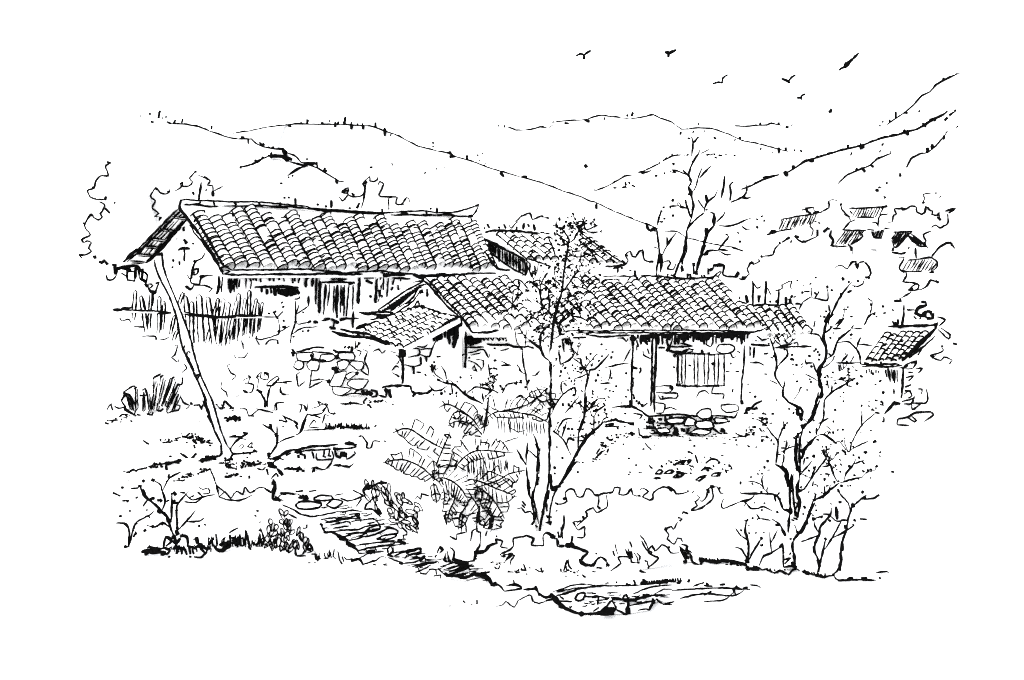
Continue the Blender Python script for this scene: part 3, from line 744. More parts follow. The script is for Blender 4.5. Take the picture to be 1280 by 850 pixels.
WIN = FHs.part('window', m, WOOD)
for x0, x1, ww in ((763, 768, 2.0), (788, 808, 1.9), (859, 880, 1.6), (917, 940, 1.6), (975, 997, 1.9)):
    mm = MB()
    a, b = pts('B7', f"{x0} 245 {x0-2} 330 {x0} 412"), pts('B7', f"{x1} 245 {x1} 330 {x1-3} 415")
    c = [P((p[0] + q2[0]) / 2, p[1], f(*p) - .02) for p, q2 in zip(a, b)]
    mm.tube(c, [.04] * 3, 6, 0)
    wfo = lambda st: (lambda px, py: f(px, py) - .1)
    mm.stroke(a, ww, wfo); mm.stroke(b, ww * .9, wfo)
    FHs.part('bar', mm, WOOD, WIN)
# stone footing
m = MB()
ft = [P(811, 519, 34.4), P(922, 519, 34.8), P(935, 512, 37), P(786, 508, 36.6)]
zb = -(549 - HY) / F * 33.6
m.box(ft, [Vector((q.x, q.y, zb)) for q in ft])
fp = plane(ft[0], ft[1], ft[0] + Vector((0, 0, 1)), .12)
m.ink(S('B7', 3.2, "390 545 500 540 560 570 600 595 760 585 870 595 1000 595 1090 602 1105 570"), fp)
m.ink(S('B7', 3.0, "510 580 560 590 545 610|345 630 400 620 510 640|345 655 430 655|350 645 400 640|540 660 545 700 570 715"), fp)
m.ink(S('B7', 5.0, "585 630 620 632|590 660 640 662|690 650 715 625|735 690 770 700|810 690 850 700|900 720 960 722|560 715 600 718|450 540 500 540|480 635 515 640|380 615 400 620|970 635 1035 628|870 715 890 710"), fp)
m.ink(S('B7', 2.6, "620 600 625 660|640 635 720 640 800 635|700 640 720 610 830 600|710 680 740 650 750 690|610 695 700 690|650 710 690 700 740 705|960 640 970 670 1000 690 1015 700|900 715 960 720 1110 712|690 590 700 640|600 600 600 625"), fp)
m.ink(S('B7', 7.0, "740 690 765 700|920 715 955 722|750 660 760 690|820 665 825 690|945 655 960 670"), fp)
for _ in range(60):
    x, y = random.uniform(560, 1060), random.uniform(600, 715)
    L = random.uniform(6, 30); a_ = random.choice([0, 0, .1, -.1, 1.5])
    m.ink(S('B7', random.choice([1.5, 2, 3, 5]), f"{x} {y} {x+L*math.cos(a_)} {y+L*math.sin(a_)*.7}"), fp)
FB = FHs.part('stone_footing', m, STONE)
for s_ in ("870 585 900 556 950 556 952 600 905 612", "1012 530 1100 530 1112 560 1045 575 1012 548", "800 650 820 602 870 622 860 645", "830 690 880 668 955 682 920 702", "700 615 740 605 800 610 790 632 715 636", "640 668 700 662 720 685 660 690", "975 605 1035 608 1050 625 985 632", "860 628 950 622 965 660 880 664"):
    mm = MB(); mm.stone(pts('B7', s_), 34.25, .3, 1.9); FHs.part('stone', mm, STONE, FB)
m = MB()
a = [P(930, 384, 39.5), P(990, 382, 39.9), P(1018, 420, 37.6), P(958, 424, 37.2)]
def keep_an(px, py): return .95 if py < 410 else .12
roof_tiles(m, a[0], a[1], a[2], a[3], 6, 8, keep=keep_an, v0=(.03, .12), wa=1.8, wl=1.6)
m.ink(S('B6', 2.2, "130 115 170 105 205 75 210 58|110 130 150 160 190 150|195 150 210 185 225 160|220 205 300 200 360 198 430 195|230 130 250 170|270 160 300 185 250 190|330 180 350 172 355 190|410 80 435 100 425 125|395 70 405 80|240 150 280 120|330 100 320 120"), flat(36.9))
m.ink(S('B6', 3.6, "85 185 130 190 195 190|220 205 290 200|340 198 432 196"), flat(36.9))
AN = FHs.part('annex_roof', m, TILE, None, 'small lower tiled roof at the right end')
m = MB()
m.box([P(936, 428, 37.6), P(1010, 432, 37.9), P(1005, 425, 40), P(940, 425, 40)], [P(936, 505, 37.6), P(1010, 505, 37.9), P(1005, 495, 40), P(940, 495, 40)])
m.ink(S('B6', 9.0, "60 200 80 215|65 215 75 250|62 230 70 255"), flat(37.2)); m.ink(S('B6', 3.4, "105 200 100 260|52 255 52 340|30 345 55 340|55 265 85 205|25 370 28 480"), flat(37.2))
m.ink(S('B6', 2.2, "80 290 130 290 160 305|95 260 105 258|160 240 185 235"), flat(37.2))
FHs.part('annex_wall', m, PLASTER)

# ================================================================== lean-to shed
sA, sB, sC, sD = P(437, 419, 34.2), P(521, 383, 35.6), P(575, 398, 33.9), P(502, 437, 31.9)
SH = Thing('lean_to_shed', 'small lean-to with a square tilted tile roof against the cottage gable', 'shed', gpt(505, 33))
mb = MB()
roof_tiles(mb, sC, sB, sA, sD, 8, 10, v0=(.02, .06), v1=(.95, .99), wa=1.8, wl=1.7, h=.35, keep=lambda x, y: .9)
sp = plane(sA, sB, sC, .25)
mb.ink(S('B2', 5.0, "340 705 420 730 500 738 570 745 650 775 735 805"), flat(32.6)); mb.ink(S('B2', 3.6, "390 692 460 710 550 720 640 765 700 785|380 715 460 735"), flat(32.9))
mb.ink(S('B2', 3.8, "735 800 800 765 900 710 1000 655 1075 620|740 780 820 740 900 690 1060 625"), sp)
mb.ink(S('B2', 3.0, "560 640 640 620 760 590 830 562 900 578 960 600 1060 620|500 690 560 660 620 645"), sp)
mb.ink(S('B2', 6.0, "600 625 650 628|480 690 540 660|810 565 850 568|700 780 760 780"), sp)
SHR = SH.part('roof', mb, TILE)
mb = MB()
tA, tD, tC = P(455, 424, 34.4), P(503, 437, 32.3), P(577, 408, 34.2)
mb.prism([tA, tD, tC, P(560, 412, 36.5)], Vector((0, 0, -1.35)))
wl_ = plane(tD, tC, tD + Vector((0, 0, 1)), .1)
mb.ink(S('C3', 2.2, "850 170 880 162 930 165 930 200 870 212|935 170 1000 165 990 210 940 198|940 210 940 255 900 265 850 255|905 270 900 310|1000 270 1025 260 1005 300|900 145 960 155 980 140|990 210 1010 160 1030 120"), wl_)
mb.ink(S('C3', 3.2, "940 215 945 250|970 205 975 240|895 265 905 310|920 298 940 300|1035 210 1055 208"), wl_)
mb.ink(S('B8', 8.0, "680 215 685 300 670 390|700 210 702 270|660 255 660 320|690 230 690 340"), wl_); mb.ink(S('B8', 4.2, "640 260 640 340|620 285 622 330|600 300 600 342|575 312 578 352|715 215 712 265|650 270 648 370|590 310 590 345|560 330 562 350"), wl_)
wl2 = plane(tA, tD, tD + Vector((0, 0, 1)), .1)
mb.ink(S('C3', 2.0, "590 100 580 160|560 170 620 105|655 120 650 150|570 120 565 200|670 180 700 165 720 190 740 170|800 200 825 225 800 252|775 290 800 262 830 282|780 300 820 322 800 330|760 175 800 185"), wl2)
SH.part('wall', mb, STONE)
m = MB()
m.tube([P(502, 437, 32.0), P(503, 483, 32.0)], [.07, .07], 8, 0)
m.ink(S('C3', 4.0, "840 165 838 280 836 382"), flat(31.85)); m.ink(S('C3', 9.0, "825 165 830 215|845 170 840 210"), flat(31.85)); m.ink(S('C3', 2.4, "820 215 835 260"), flat(31.85))
SH.part('post', m, WOOD)
m = MB()
base = gbase(500, 497)
m.ink(S('C3', 4.6, "720 388 760 378 840 376 885 382 890 412|735 390 750 402 745 420|765 395 762 420 772 450|770 470 800 482 835 472"), flat(base.y - .03))
m.ink(S('C3', 3.0, "700 430 740 440 745 415 730 395|900 425 930 415 980 420 1000 400|695 468 720 466|840 455 848 462|905 408 910 432|860 465 866 468"), flat(base.y - .03))
q = pts('C3', "725 390 800 385 815 430 835 468 790 478 765 450")
m.pillow(q, base.y, .5)
solo('rock', m, STONE, base, 'dark edged stone step at the foot of the lean-to post', 'rock')

# ================================================================== hut on the right
h_R0, h_R1, h_E1, h_E0 = P(1112, 409, 39.0), P(1169, 407, 39.0), P(1127, 454, 36.5), P(1079, 455, 36.5)
HU = Thing('hut', 'little tile-roofed hut alone at the far right', 'hut', gpt(1110, 37.5))
mb = MB()
roof_tiles(mb, h_R0, h_R1, h_E1, h_E0, 6, 9, v0=(.12, .28), v1=(.9, .97), wa=2.0, wl=1.8, h=.42)
hp = plane(h_R0, h_R1, h_E0, .25)
HR = HU.part('roof', mb, TILE)
m = MB()
m.ink(S('B6', 4.4, "870 85 950 82 1000 80 1140 75"), hp); m.ink(S('B6', 3.0, "1130 70 1150 65 1140 95|895 55 905 72|925 45 925 70|910 60 915 72|960 0 955 40 945 78"), hp)
HU.part('ridge', m, TILE, HR)
m = MB()
m.ink(S('B6', 6.5, "1140 95 1060 172 950 278"), hp); m.ink(S('B6', 2.6, "1138 138 1080 190 990 262|1040 245 1060 215|1150 95 1215 155 1222 130 1172 92|1165 110 1195 140"), hp)
HU.part('verge', m, WOOD, HR)
m = MB()
m.ink(S('B6', 2.6, "720 300 830 300 940 297|720 314 780 308 850 314 950 305|730 290 760 295"), hp)
HU.part('eave_board', m, WOOD, HR)
mb = MB()
t4 = [P(1086, 457, 36.9), P(1128, 457, 36.9), P(1162, 425, 39.2), P(1120, 425, 39.2)]
mb.box(t4, [q + Vector((0, 0, -1.4)) for q in t4])
hw = flat(36.7)
mb.ink(S('B6', 4.2, "958 318 952 420 945 492"), hw); mb.ink(S('B6', 3.0, "870 320 880 400|905 330 906 408|935 310 960 325|780 345 785 360"), hw)
mb.ink(S('B6', 1.4, "890 325 898 395|920 330 922 402|745 330 745 352|760 325 762 345|775 330 772 355|800 330 800 350|815 335 812 352|855 330 862 372|902 440 903 470|890 345 893 380"), hw)
mb.ink(S('B6', 2.2, "970 300 1030 280 1012 320 970 325|985 345 1012 345|1040 350 1065 320 1025 325|965 430 1000 415|960 470 990 450 1005 480 980 492|970 375 1015 365 985 395|1040 440 1065 440 1058 470"), hw)
mb.ink(S('B6', 4.0, "1000 290 1030 285|965 450 1000 455|980 300 960 320"), hw)
HU.part('wall', mb, PLASTER)
for i, (s_, lab) in enumerate((("960 525 1000 522 1062 520 1050 538 1008 560 1005 530", "grey flat stone at the right corner of the hut"), ("920 645 925 612 980 600 1030 575 1110 572 1130 588 1075 625 990 650", "largest loose rock on the slope below the hut"))):
    p = pts('B6', s_); b0 = gbase(p[0][0], p[0][1] + 8)
    m = MB(); m.pillow(p, b0.y, .5)
    if i: m.ink(S('B6', 2.6, "920 645 925 612 980 600 1030 575 1110 572 1130 588 1075 625|980 600 1020 628 1030 620 1000 590|920 645 990 648"), flat(b0.y))
    else: m.ink(S('B6', 2.4, "960 525 1000 525 1020 480|945 515 1020 490|1060 520 1008 560 1005 530|1000 520 1085 520 1095 480 1090 440"), flat(b0.y))
    solo('rock', m, STONE, b0, lab, 'rock', 'loose rocks')
def bush(name, label, cat, strokes, poly, Y, T=1.0, base=None, group=None, m=None, trunk=None, amp=.0):
    mb = MB()
    if poly: mb.pillow(poly, Y, T)
    for z, ww, s_ in strokes: mb.ink(S(z, ww, s_), flat(Y, amp))
    px = sum(p[0] for p in poly) / len(poly)
    b = gpt(px, Y + .2)
    if trunk:
        t = Thing(name, label, cat, b, group)
        t.part('crown', mb, LEAF)
        tm = MB()
        for z, ww, s_ in trunk:
            for p, w3 in S(z, ww, s_):
                tm.stroke(p, w3, flat(Y + .05))
        c0 = P(px, max(p[1] for p in poly) - 6, Y + .5 * T)
        tm.tube([c0, Vector((b.x, c0.y, b.z))], [.14, .2], 8, 0)
        t.part('trunk', tm, WOOD)
        return t
    return solo(name, mb, m or LEAF, b, label, cat, group)
bush('shrub', 'ragged shrub hanging beside the hut roof at the far right edge', 'shrub',
     [('B6', 2.0, "1170 190 1185 220 1165 232 1108 250 1170 278 1190 258 1235 275 1215 300 1218 330|1120 430 1140 432|1140 440 1165 458 1190 455 1198 430"), ('B6', 3.4, "1108 248 1130 255|1193 352 1203 350|1178 190 1180 200|1240 180 1262 186|1105 498 1112 500|1130 505 1135 505|1152 505 1158 507")],
     pts('B6', "1170 190 1185 220 1108 250 1170 278 1235 275 1218 330 1195 455 1165 460 1120 430 1130 330 1110 260"), 41.5, 1.2)
bush('shrub', 'curly dark shrub on top of the hut ridge', 'shrub',
     [('B5', 4.6, "1080 715 1088 738 1042 752 1028 785 1070 800 1085 775 1112 778 1122 812 1090 818|1030 760 1055 750|1060 720 1085 720"), ('B5', 2.4, "1155 805 1195 825 1165 850|975 765 1020 765|960 735 955 850"), ('B6', 2.4, "1145 28 1195 42 1160 80"), ('B6', 4.2, "1030 5 1060 20 1080 0 1085 30 1125 40 1130 5|1015 25 1030 40|1050 35 1055 40")],
     pts('B5', "1085 720 1042 752 1030 790 1090 818 1122 812 1110 780"), 41.2, .8)
m = MB()
b0 = gbase(1105, 527)
m.ink(S('B6', 4.6, "848 582 890 535 905 515 940 522|900 520 938 525"), flat(b0.y - .03)); m.ink(S('B6', 2.8, "785 635 810 655 838 635 845 600 835 600|795 575 820 580"), flat(b0.y - .03))
p = pts('B6', "850 582 890 535 940 522 945 560 845 625")
m.pillow(p, b0.y, .5)
solo('rock', m, STONE, b0, 'low boulder edge in front of the hut with pebbles beside it', 'rock', 'loose rocks')

# ================================================================== background trees (outlined crowns)
bush('leafy_tree', 'tall tree with open crown outline at the far left edge', 'tree',
     [('A1', 2.0, "265 385 250 370 268 380 240 395 240 420 252 455 210 455 185 480 170 525 135 540 150 575 190 590 235 590 243 575|200 605 232 620 220 655 205 672 218 690 195 710 170 695 155 675 118 730 130 765 150 790 110 820"), ('A1', 3.2, "245 378 268 384|235 640 262 670|240 572 235 596|155 675 155 690|108 728 125 730|220 655 205 675|205 606 232 622|160 522 172 524|235 455 252 458"),
      ('B1', 2.2, "150 290 100 318 110 335 130 325 155 335 140 365 155 385 120 405 85 405 105 425"), ('B1', 4.0, "100 312 108 332|165 415 185 420|175 408 180 428|200 445 225 450|225 432 245 455|210 455 230 440|240 460 255 455|275 460 300 465|85 405 110 408|285 105 292 110")],
     [(138, 204), (133, 222), (121, 225), (115, 236), (110, 240), (120, 250), (130, 262), (117, 275), (107, 280), (112, 295), (103, 303), (113, 312), (100, 320), (125, 330), (150, 334), (175, 325), (185, 280), (170, 225), (155, 205)], 47, 3.0, trunk=[], group='trees round the hamlet')
bush('leafy_tree', 'small leafy tree behind the left end of the farmhouse ridge', 'tree',
     [('A1', 2.0, "540 690 515 690 540 670 505 640 520 600 495 572 525 525 550 552 580 560 605 548 600 530|630 545 670 520 680 495 665 500 670 515 715 515 735 490 715 470 755 430|765 450 800 465 835 485 820 510 850 515 852 575|850 545 895 525 905 515 892 530 905 540"), ('A1', 4.2, "590 550 605 545|745 432 757 435|800 462 820 470 815 480|735 548 742 565|810 535 815 540|850 540 852 575|670 495 680 500|420 705 435 702 450 690|480 682 492 668|520 525 535 535|520 740 528 745|550 690 550 735|465 780 480 782")],
     pts('A1', "540 690 505 640 520 600 495 572 525 525 580 560 605 548 670 520 680 500 715 515 735 490 715 470 755 430 800 465 835 485 852 575 850 700 560 760"), 49, 2.0, trunk=[('A1', 3.6, "785 492 778 550 768 605")], group='trees round the hamlet')
bush('leafy_tree', 'bushy tree with two stems behind the middle of the farmhouse ridge', 'tree',
     [('A2', 2.2, "380 575 405 600 435 560 395 550 435 525 430 555 455 575 500 575 525 555 530 520 520 500 560 460 560 485 580 490 600 480 607 455|605 510 615 490 638 505 610 565 620 575 690 575 715 580 705 615 740 620 770 580 788 600 780 608"), ('A2', 3.6, "400 545 435 540|395 595 408 600|520 500 545 490|740 612 752 622|455 555 470 570|665 578 690 575")],
     pts('A2', "380 575 405 600 395 550 435 525 455 575 500 575 530 540 520 500 560 460 607 455 638 505 610 565 690 575 715 580 740 620 788 600 780 660 400 660"), 56, 2.0, trunk=[('A2', 2.6, "538 495 528 570 512 640|668 582 668 655")], group='trees round the hamlet')
bush('shrub', 'wavy bush rising over the rear house ridge', 'shrub',
     [('A3', 2.0, "165 735 180 755 210 720 215 705|200 720 240 685 285 668 300 705 345 685 390 698"), ('A3', 3.6, "232 682 242 690|345 685 360 688|380 695 395 700|135 735 148 755|248 728 245 760|275 738 282 742|310 742 312 765|210 745 208 765")],
     pts('A3', "165 735 180 755 240 685 285 668 300 705 345 685 390 698 390 790 170 790"), 61, 1.5)
bush('shrub', 'small ragged bush above the right end of the rear house roof', 'shrub',
     [('A3', 2.2, "435 715 435 750 480 755|548 740 560 720 590 718 605 765 660 740|610 775 640 780 680 778|560 785 580 775 605 785"), ('A3', 3.8, "470 745 490 745|505 735 525 722|650 730 668 742 650 748|455 760 465 765|690 770 696 772|450 698 456 700|450 805 456 808")],
     pts('A3', "548 740 560 720 590 718 605 765 660 740 680 778 610 800 540 800"), 59, 1.0)
bush('shrub', 'double humped bush left of the bare trees behind the cottage', 'shrub',
     [('B4', 2.6, "195 460 205 435 190 405 220 385 230 415 250 418 270 385 290 378 300 435 345 445"), ('B4', 4.0, "190 405 205 410|170 435 190 460|325 445 352 445|120 485 170 465 195 460")],
     pts('B4', "195 460 205 435 190 405 220 385 230 415 250 418 270 385 290 378 300 435 345 445 345 530 180 530"), 49, 1.2)
bush('shrub', 'small round bush between the bare trunks behind the cottage', 'shrub',
     [('B4', 2.2, "405 450 440 437 450 450 430 485 465 487 480 455")], pts('B4', "405 450 440 437 450 450 480 455 480 530 400 530"), 48.5, .8)
bush('shrub', 'flat topped bush behind the right end of the cottage ridge', 'shrub',
     [('B4', 2.6, "665 490 690 485 700 462 755 465 750 520 830 530 835 500|840 540 870 545 890 520"), ('B4', 4.6, "662 480 665 532|690 465 755 465|820 530 838 500|670 495 690 485|855 535 880 535")],
     pts('B4', "665 490 700 462 755 465 750 520 830 530 890 520 880 600 665 600"), 47, 1.0)
bush('leafy_tree', 'broad leafy tree crown outlined below the village, right of the cottage', 'tree',
     [('B5', 2.6, "140 462 210 450 220 420 250 385|262 380 310 350|60 575 75 560 65 530 90 490 100 505 130 490 135 480|0 570 30 585 55 585 65 570|15 548 20 570 45 580"), ('B5', 5.0, "288 362 308 350|245 385 255 382|140 462 150 460|92 490 95 505|212 440 220 430|130 485 136 482|312 374 318 376"), ('B5', 2.2, "330 345 380 378 430 362 465 345|430 260 425 290 440 310 430 345"), ('B5', 4.2, "465 305 465 345|335 342 360 350|380 375 400 376|175 335 230 320 205 312 190 335|500 320 525 298 535 305")],
     pts('B5', "65 570 65 530 90 490 135 480 140 462 210 450 220 420 250 385 310 350 380 378 465 345 545 405 660 430 660 600 400 720 100 720"), 55, 2.5, trunk=[], group='trees round the hamlet')
# garden fence behind the annex roof
GF = Thing('fence', 'short row of garden posts behind the cottage annex roof', 'fence', gpt(955, 41.5))
for s_, ww in (("95 598 98 660 95 742", 3.2), ("172 598 168 680 165 742", 4.0), ("55 680 68 725", 4.2), ("132 680 130 722", 4.6), ("285 690 286 735", 4.6), ("305 700 312 738", 4.2), ("245 655 240 740", 3.2)):
    m = MB(); m.ink(S('B5', ww, s_), flat(41.2)); p = pts('B5', s_)
    m.tube([P(p[0][0], p[0][1] + 1, 41.26), P(p[-1][0], 395, 41.26)], [.03, .03], 6, 0)
    GF.part('post', m, WOOD)
m = MB(); m.ink(S('B5', 3.0, "80 742 160 738 315 742|340 730 368 732|0 712 60 730"), flat(41.1)); m.ink(S('B5', 1.8, "100 610 120 642 145 630|180 640 200 678|225 655 250 650|240 660 265 640 262 618|262 622 320 600 308 632 322 652|95 748 140 755"), flat(41.1)); m.ink(S('B5', 5.5, "190 715 200 720|225 715 240 720|80 745 100 742|290 738 315 742|18 695 24 697"), flat(41.1))
GF.part('rail', m, WOOD)

# ================================================================== far village on the hillside
def far_house(label, roofpoly, hatch, Yb, extra=(), wall=True, ww=1.5):
    p = pts('B5', roofpoly)
    px = sum(q[0] for q in p) / len(p); by = max(q[1] for q in p)
    b = P(px, by + 5, Yb)
    t = Thing('village_house', label, 'house', b, 'village houses on the far slope')
    m = MB()
    m.prism([P(x, y, Yb) for x, y in p], Vector((.3, 2.5, .25)))
    fl = flat(Yb - .05)
    (xa, ya), (xb, yb), n, lean = hatch
    x0, x1 = min(q[0] for q in p), max(q[0] for q in p)
    def clip(a, bb):
        # parts of a line inside the polygon
        ts = []
        for (ax, ay), (cx, cy) in zip(p, p[1:] + p[:1]):
            dx, dy = bb[0] - a[0], bb[1] - a[1]; ex, ey = cx - ax, cy - ay
            den = dx * ey - dy * ex
            if abs(den) < 1e-6: continue
            t_ = ((ax - a[0]) * ey - (ay - a[1]) * ex) / den; u = ((ax - a[0]) * dy - (ay - a[1]) * dx) / den
            if 0 <= u <= 1: ts.append(t_)
        ts.sort()
        return ts
    for k in range(n):
        t_ = (k + .5 + random.uniform(-.25, .25)) / n
        a = (lerp(xa, xb, t_), lerp(ya, yb, t_))
        bb = (a[0] + lean[0], a[1] + lean[1])
        ts = clip(a, bb)
        if len(ts) >= 2:
            s0, s1 = ts[0], ts[-1]
            s0 = lerp(s0, s1, random.uniform(0, .12)); s1 = lerp(s1, s0, random.uniform(0, .12))
            m.stroke([(a[0] + lean[0] * s0, a[1] + lean[1] * s0), (a[0] + lean[0] * s1, a[1] + lean[1] * s1)], random.uniform(.6, 1.4) * ww / 1.5, fl)
    for w3, s_ in extra: m.ink(S('B5', w3, s_), fl)
    t.part('roof', m, TILE)
    if wall:
        m = MB(); lo = sorted(p, key=lambda q: -q[1])[:2]; lo.sort()
        a, c = P(lo[0][0] + 2, lo[0][1], Yb + .3), P(lo[1][0] - 2, lo[1][1], Yb + .3)
        m.prism([a, c, c + Vector((0, 0, -.8)), a + Vector((0, 0, -.8))], Vector((.2, 2, 0)))
        t.part('wall', m, PLASTER)
far_house('hatched village roof farthest left on the far slope', "232 314 262 246 472 212 440 275 330 300", (pts('B5', "225 280")[0], pts('B5', "480 250")[0], 17, (6, -12)), 83, [(1.8, "260 246 370 228 472 212|232 316 330 302"), (4.0, "400 190 410 205 430 215|440 215 475 205")])
far_house('hatched village roof highest on the far slope', "652 242 690 186 852 176 812 236", (pts('B5', "640 215")[0], pts('B5', "850 205")[0], 14, (6, -12)), 88, [(2.2, "645 185 720 184 862 172|690 236 790 236"), (4.0, "830 185 865 170|650 200 665 215")])
far_house('hatched village roof with long ridge left of the small dark roof', "562 398 622 312 742 312 655 398", (pts('B5', "560 360")[0], pts('B5', "740 350")[0], 13, (7, -10)), 77, [(2.6, "555 402 650 405|608 308 650 265 682 250|605 310 742 312"), (5.0, "540 395 560 405|545 310 538 342 556 365 545 400"), (3.6, "700 320 725 345 655 392")])
far_house('smallest and darkest hatched roof between two larger village roofs', "772 318 862 300 842 358 790 350", (pts('B5', "765 335")[0], pts('B5', "865 330")[0], 10, (6, -12)), 78, [(2.6, "775 315 790 350 842 360|750 305 790 310"), (5.5, "850 300 905 305 880 325|855 295 870 318|880 310 910 330")])
far_house('gabled village house with pointed hatched roof on the right', "898 322 1008 316 982 344 915 408 880 378", (pts('B5', "880 362")[0], pts('B5', "1005 350")[0], 12, (7, -9)), 72, [(2.4, "900 322 1008 316|1005 318 912 408 895 372|980 342 1045 400 1088 405"), (2.8, "1000 330 1090 402 1098 415|985 340 1060 395|1040 400 1085 402 1075 375"), (2.2, "1010 350 1040 365|1025 365 1060 380|1045 380 1075 392|1040 375 1030 398")])
far_house('lowest hatched village roof in front at the right edge', "945 542 988 480 1115 468 1150 498 1138 530 1108 546", (pts('B5', "935 520")[0], pts('B5', "1150 505")[0], 11, (7, -11)), 68, [(2.4, "985 480 1050 475 1115 466 1150 492 1142 528 1115 550|930 465 960 465 952 490 932 520 960 548 1060 545"), (4.0, "945 542 985 548|1105 556 1130 548")], ww=1.9)
bush('shrub', 'wavy treetop outline between the two highest village roofs', 'shrub',
     [('B5', 1.9, "440 182 445 195 472 212 530 180 530 145 550 135 580 140|600 155 605 190 640 228 655 255|400 185 405 210|375 195 395 192|470 265 482 272|430 265 460 260"), ('B5', 3.4, "395 185 445 182|525 150 532 160|598 155 602 168|620 215 650 235|405 190 410 212")],
     pts('B5', "472 212 530 180 530 145 550 135 600 155 605 190 640 228 655 300 480 300"), 85, 2)
bush('shrub', 'wavy treetops behind the gabled village house', 'shrub',
     [('B5', 2.4, "870 265 890 262 900 225 915 215 905 190 960 185 955 195 1005 172 1030 180 1035 205 1060 220 1080 205 1085 175 1110 195 1125 200 1120 220 1150 225 1160 205 1165 255|1065 155 1080 125 1070 105 1118 97|1210 215 1210 270 1165 295 1140 280 1118 295|1115 315 1070 335 1085 370 1075 395"), ('B5', 4.0, "1195 202 1250 188 1215 212|1150 235 1170 252|960 185 950 195|1065 155 1078 150|1140 98 1145 98|1165 118 1168 120|850 122 855 126"), ('B5', 2.0, "810 290 820 230 870 215|770 270 800 265 815 290|840 225 850 215")],
     pts('B5', "870 265 905 190 1005 172 1060 220 1085 175 1160 205 1210 215 1210 270 1118 295 1075 335 1075 395 1000 310 880 300"), 74, 2)
bush('shrub', 'curly bush line below the smallest village roof', 'shrub',
     [('B5', 2.6, "650 402 660 430 650 460 620 475 585 480|590 460 600 448 625 460 620 475|500 480 560 490 600 495"), ('B5', 4.0, "640 390 660 410 655 440|500 478 540 486|570 415 580 418|590 460 600 462")],
     pts('B5', "650 402 660 430 650 460 620 475 585 482 560 440 600 410"), 66, 1)
bush('shrub', 'dark looping bush under the lowest village roof', 'shrub',
     [('B5', 3.0, "972 550 975 570 955 605 1010 610 1045 625 1035 650 1000 655 985 650 1020 622 1015 615|1040 650 1070 645 1100 615 1110 595 1155 608|945 695 1000 665|1120 460 1165 405 1215 380 1250 415"), ('B5', 4.4, "895 430 900 408|890 435 945 445 970 435|1025 410 1030 470|905 715 940 715 938 698|985 655 1010 640|1140 600 1158 610|1205 385 1225 380 1235 400|985 410 990 412")],
     pts('B5', "972 550 955 605 1045 625 1100 615 1155 608 1150 560"), 57, 1)

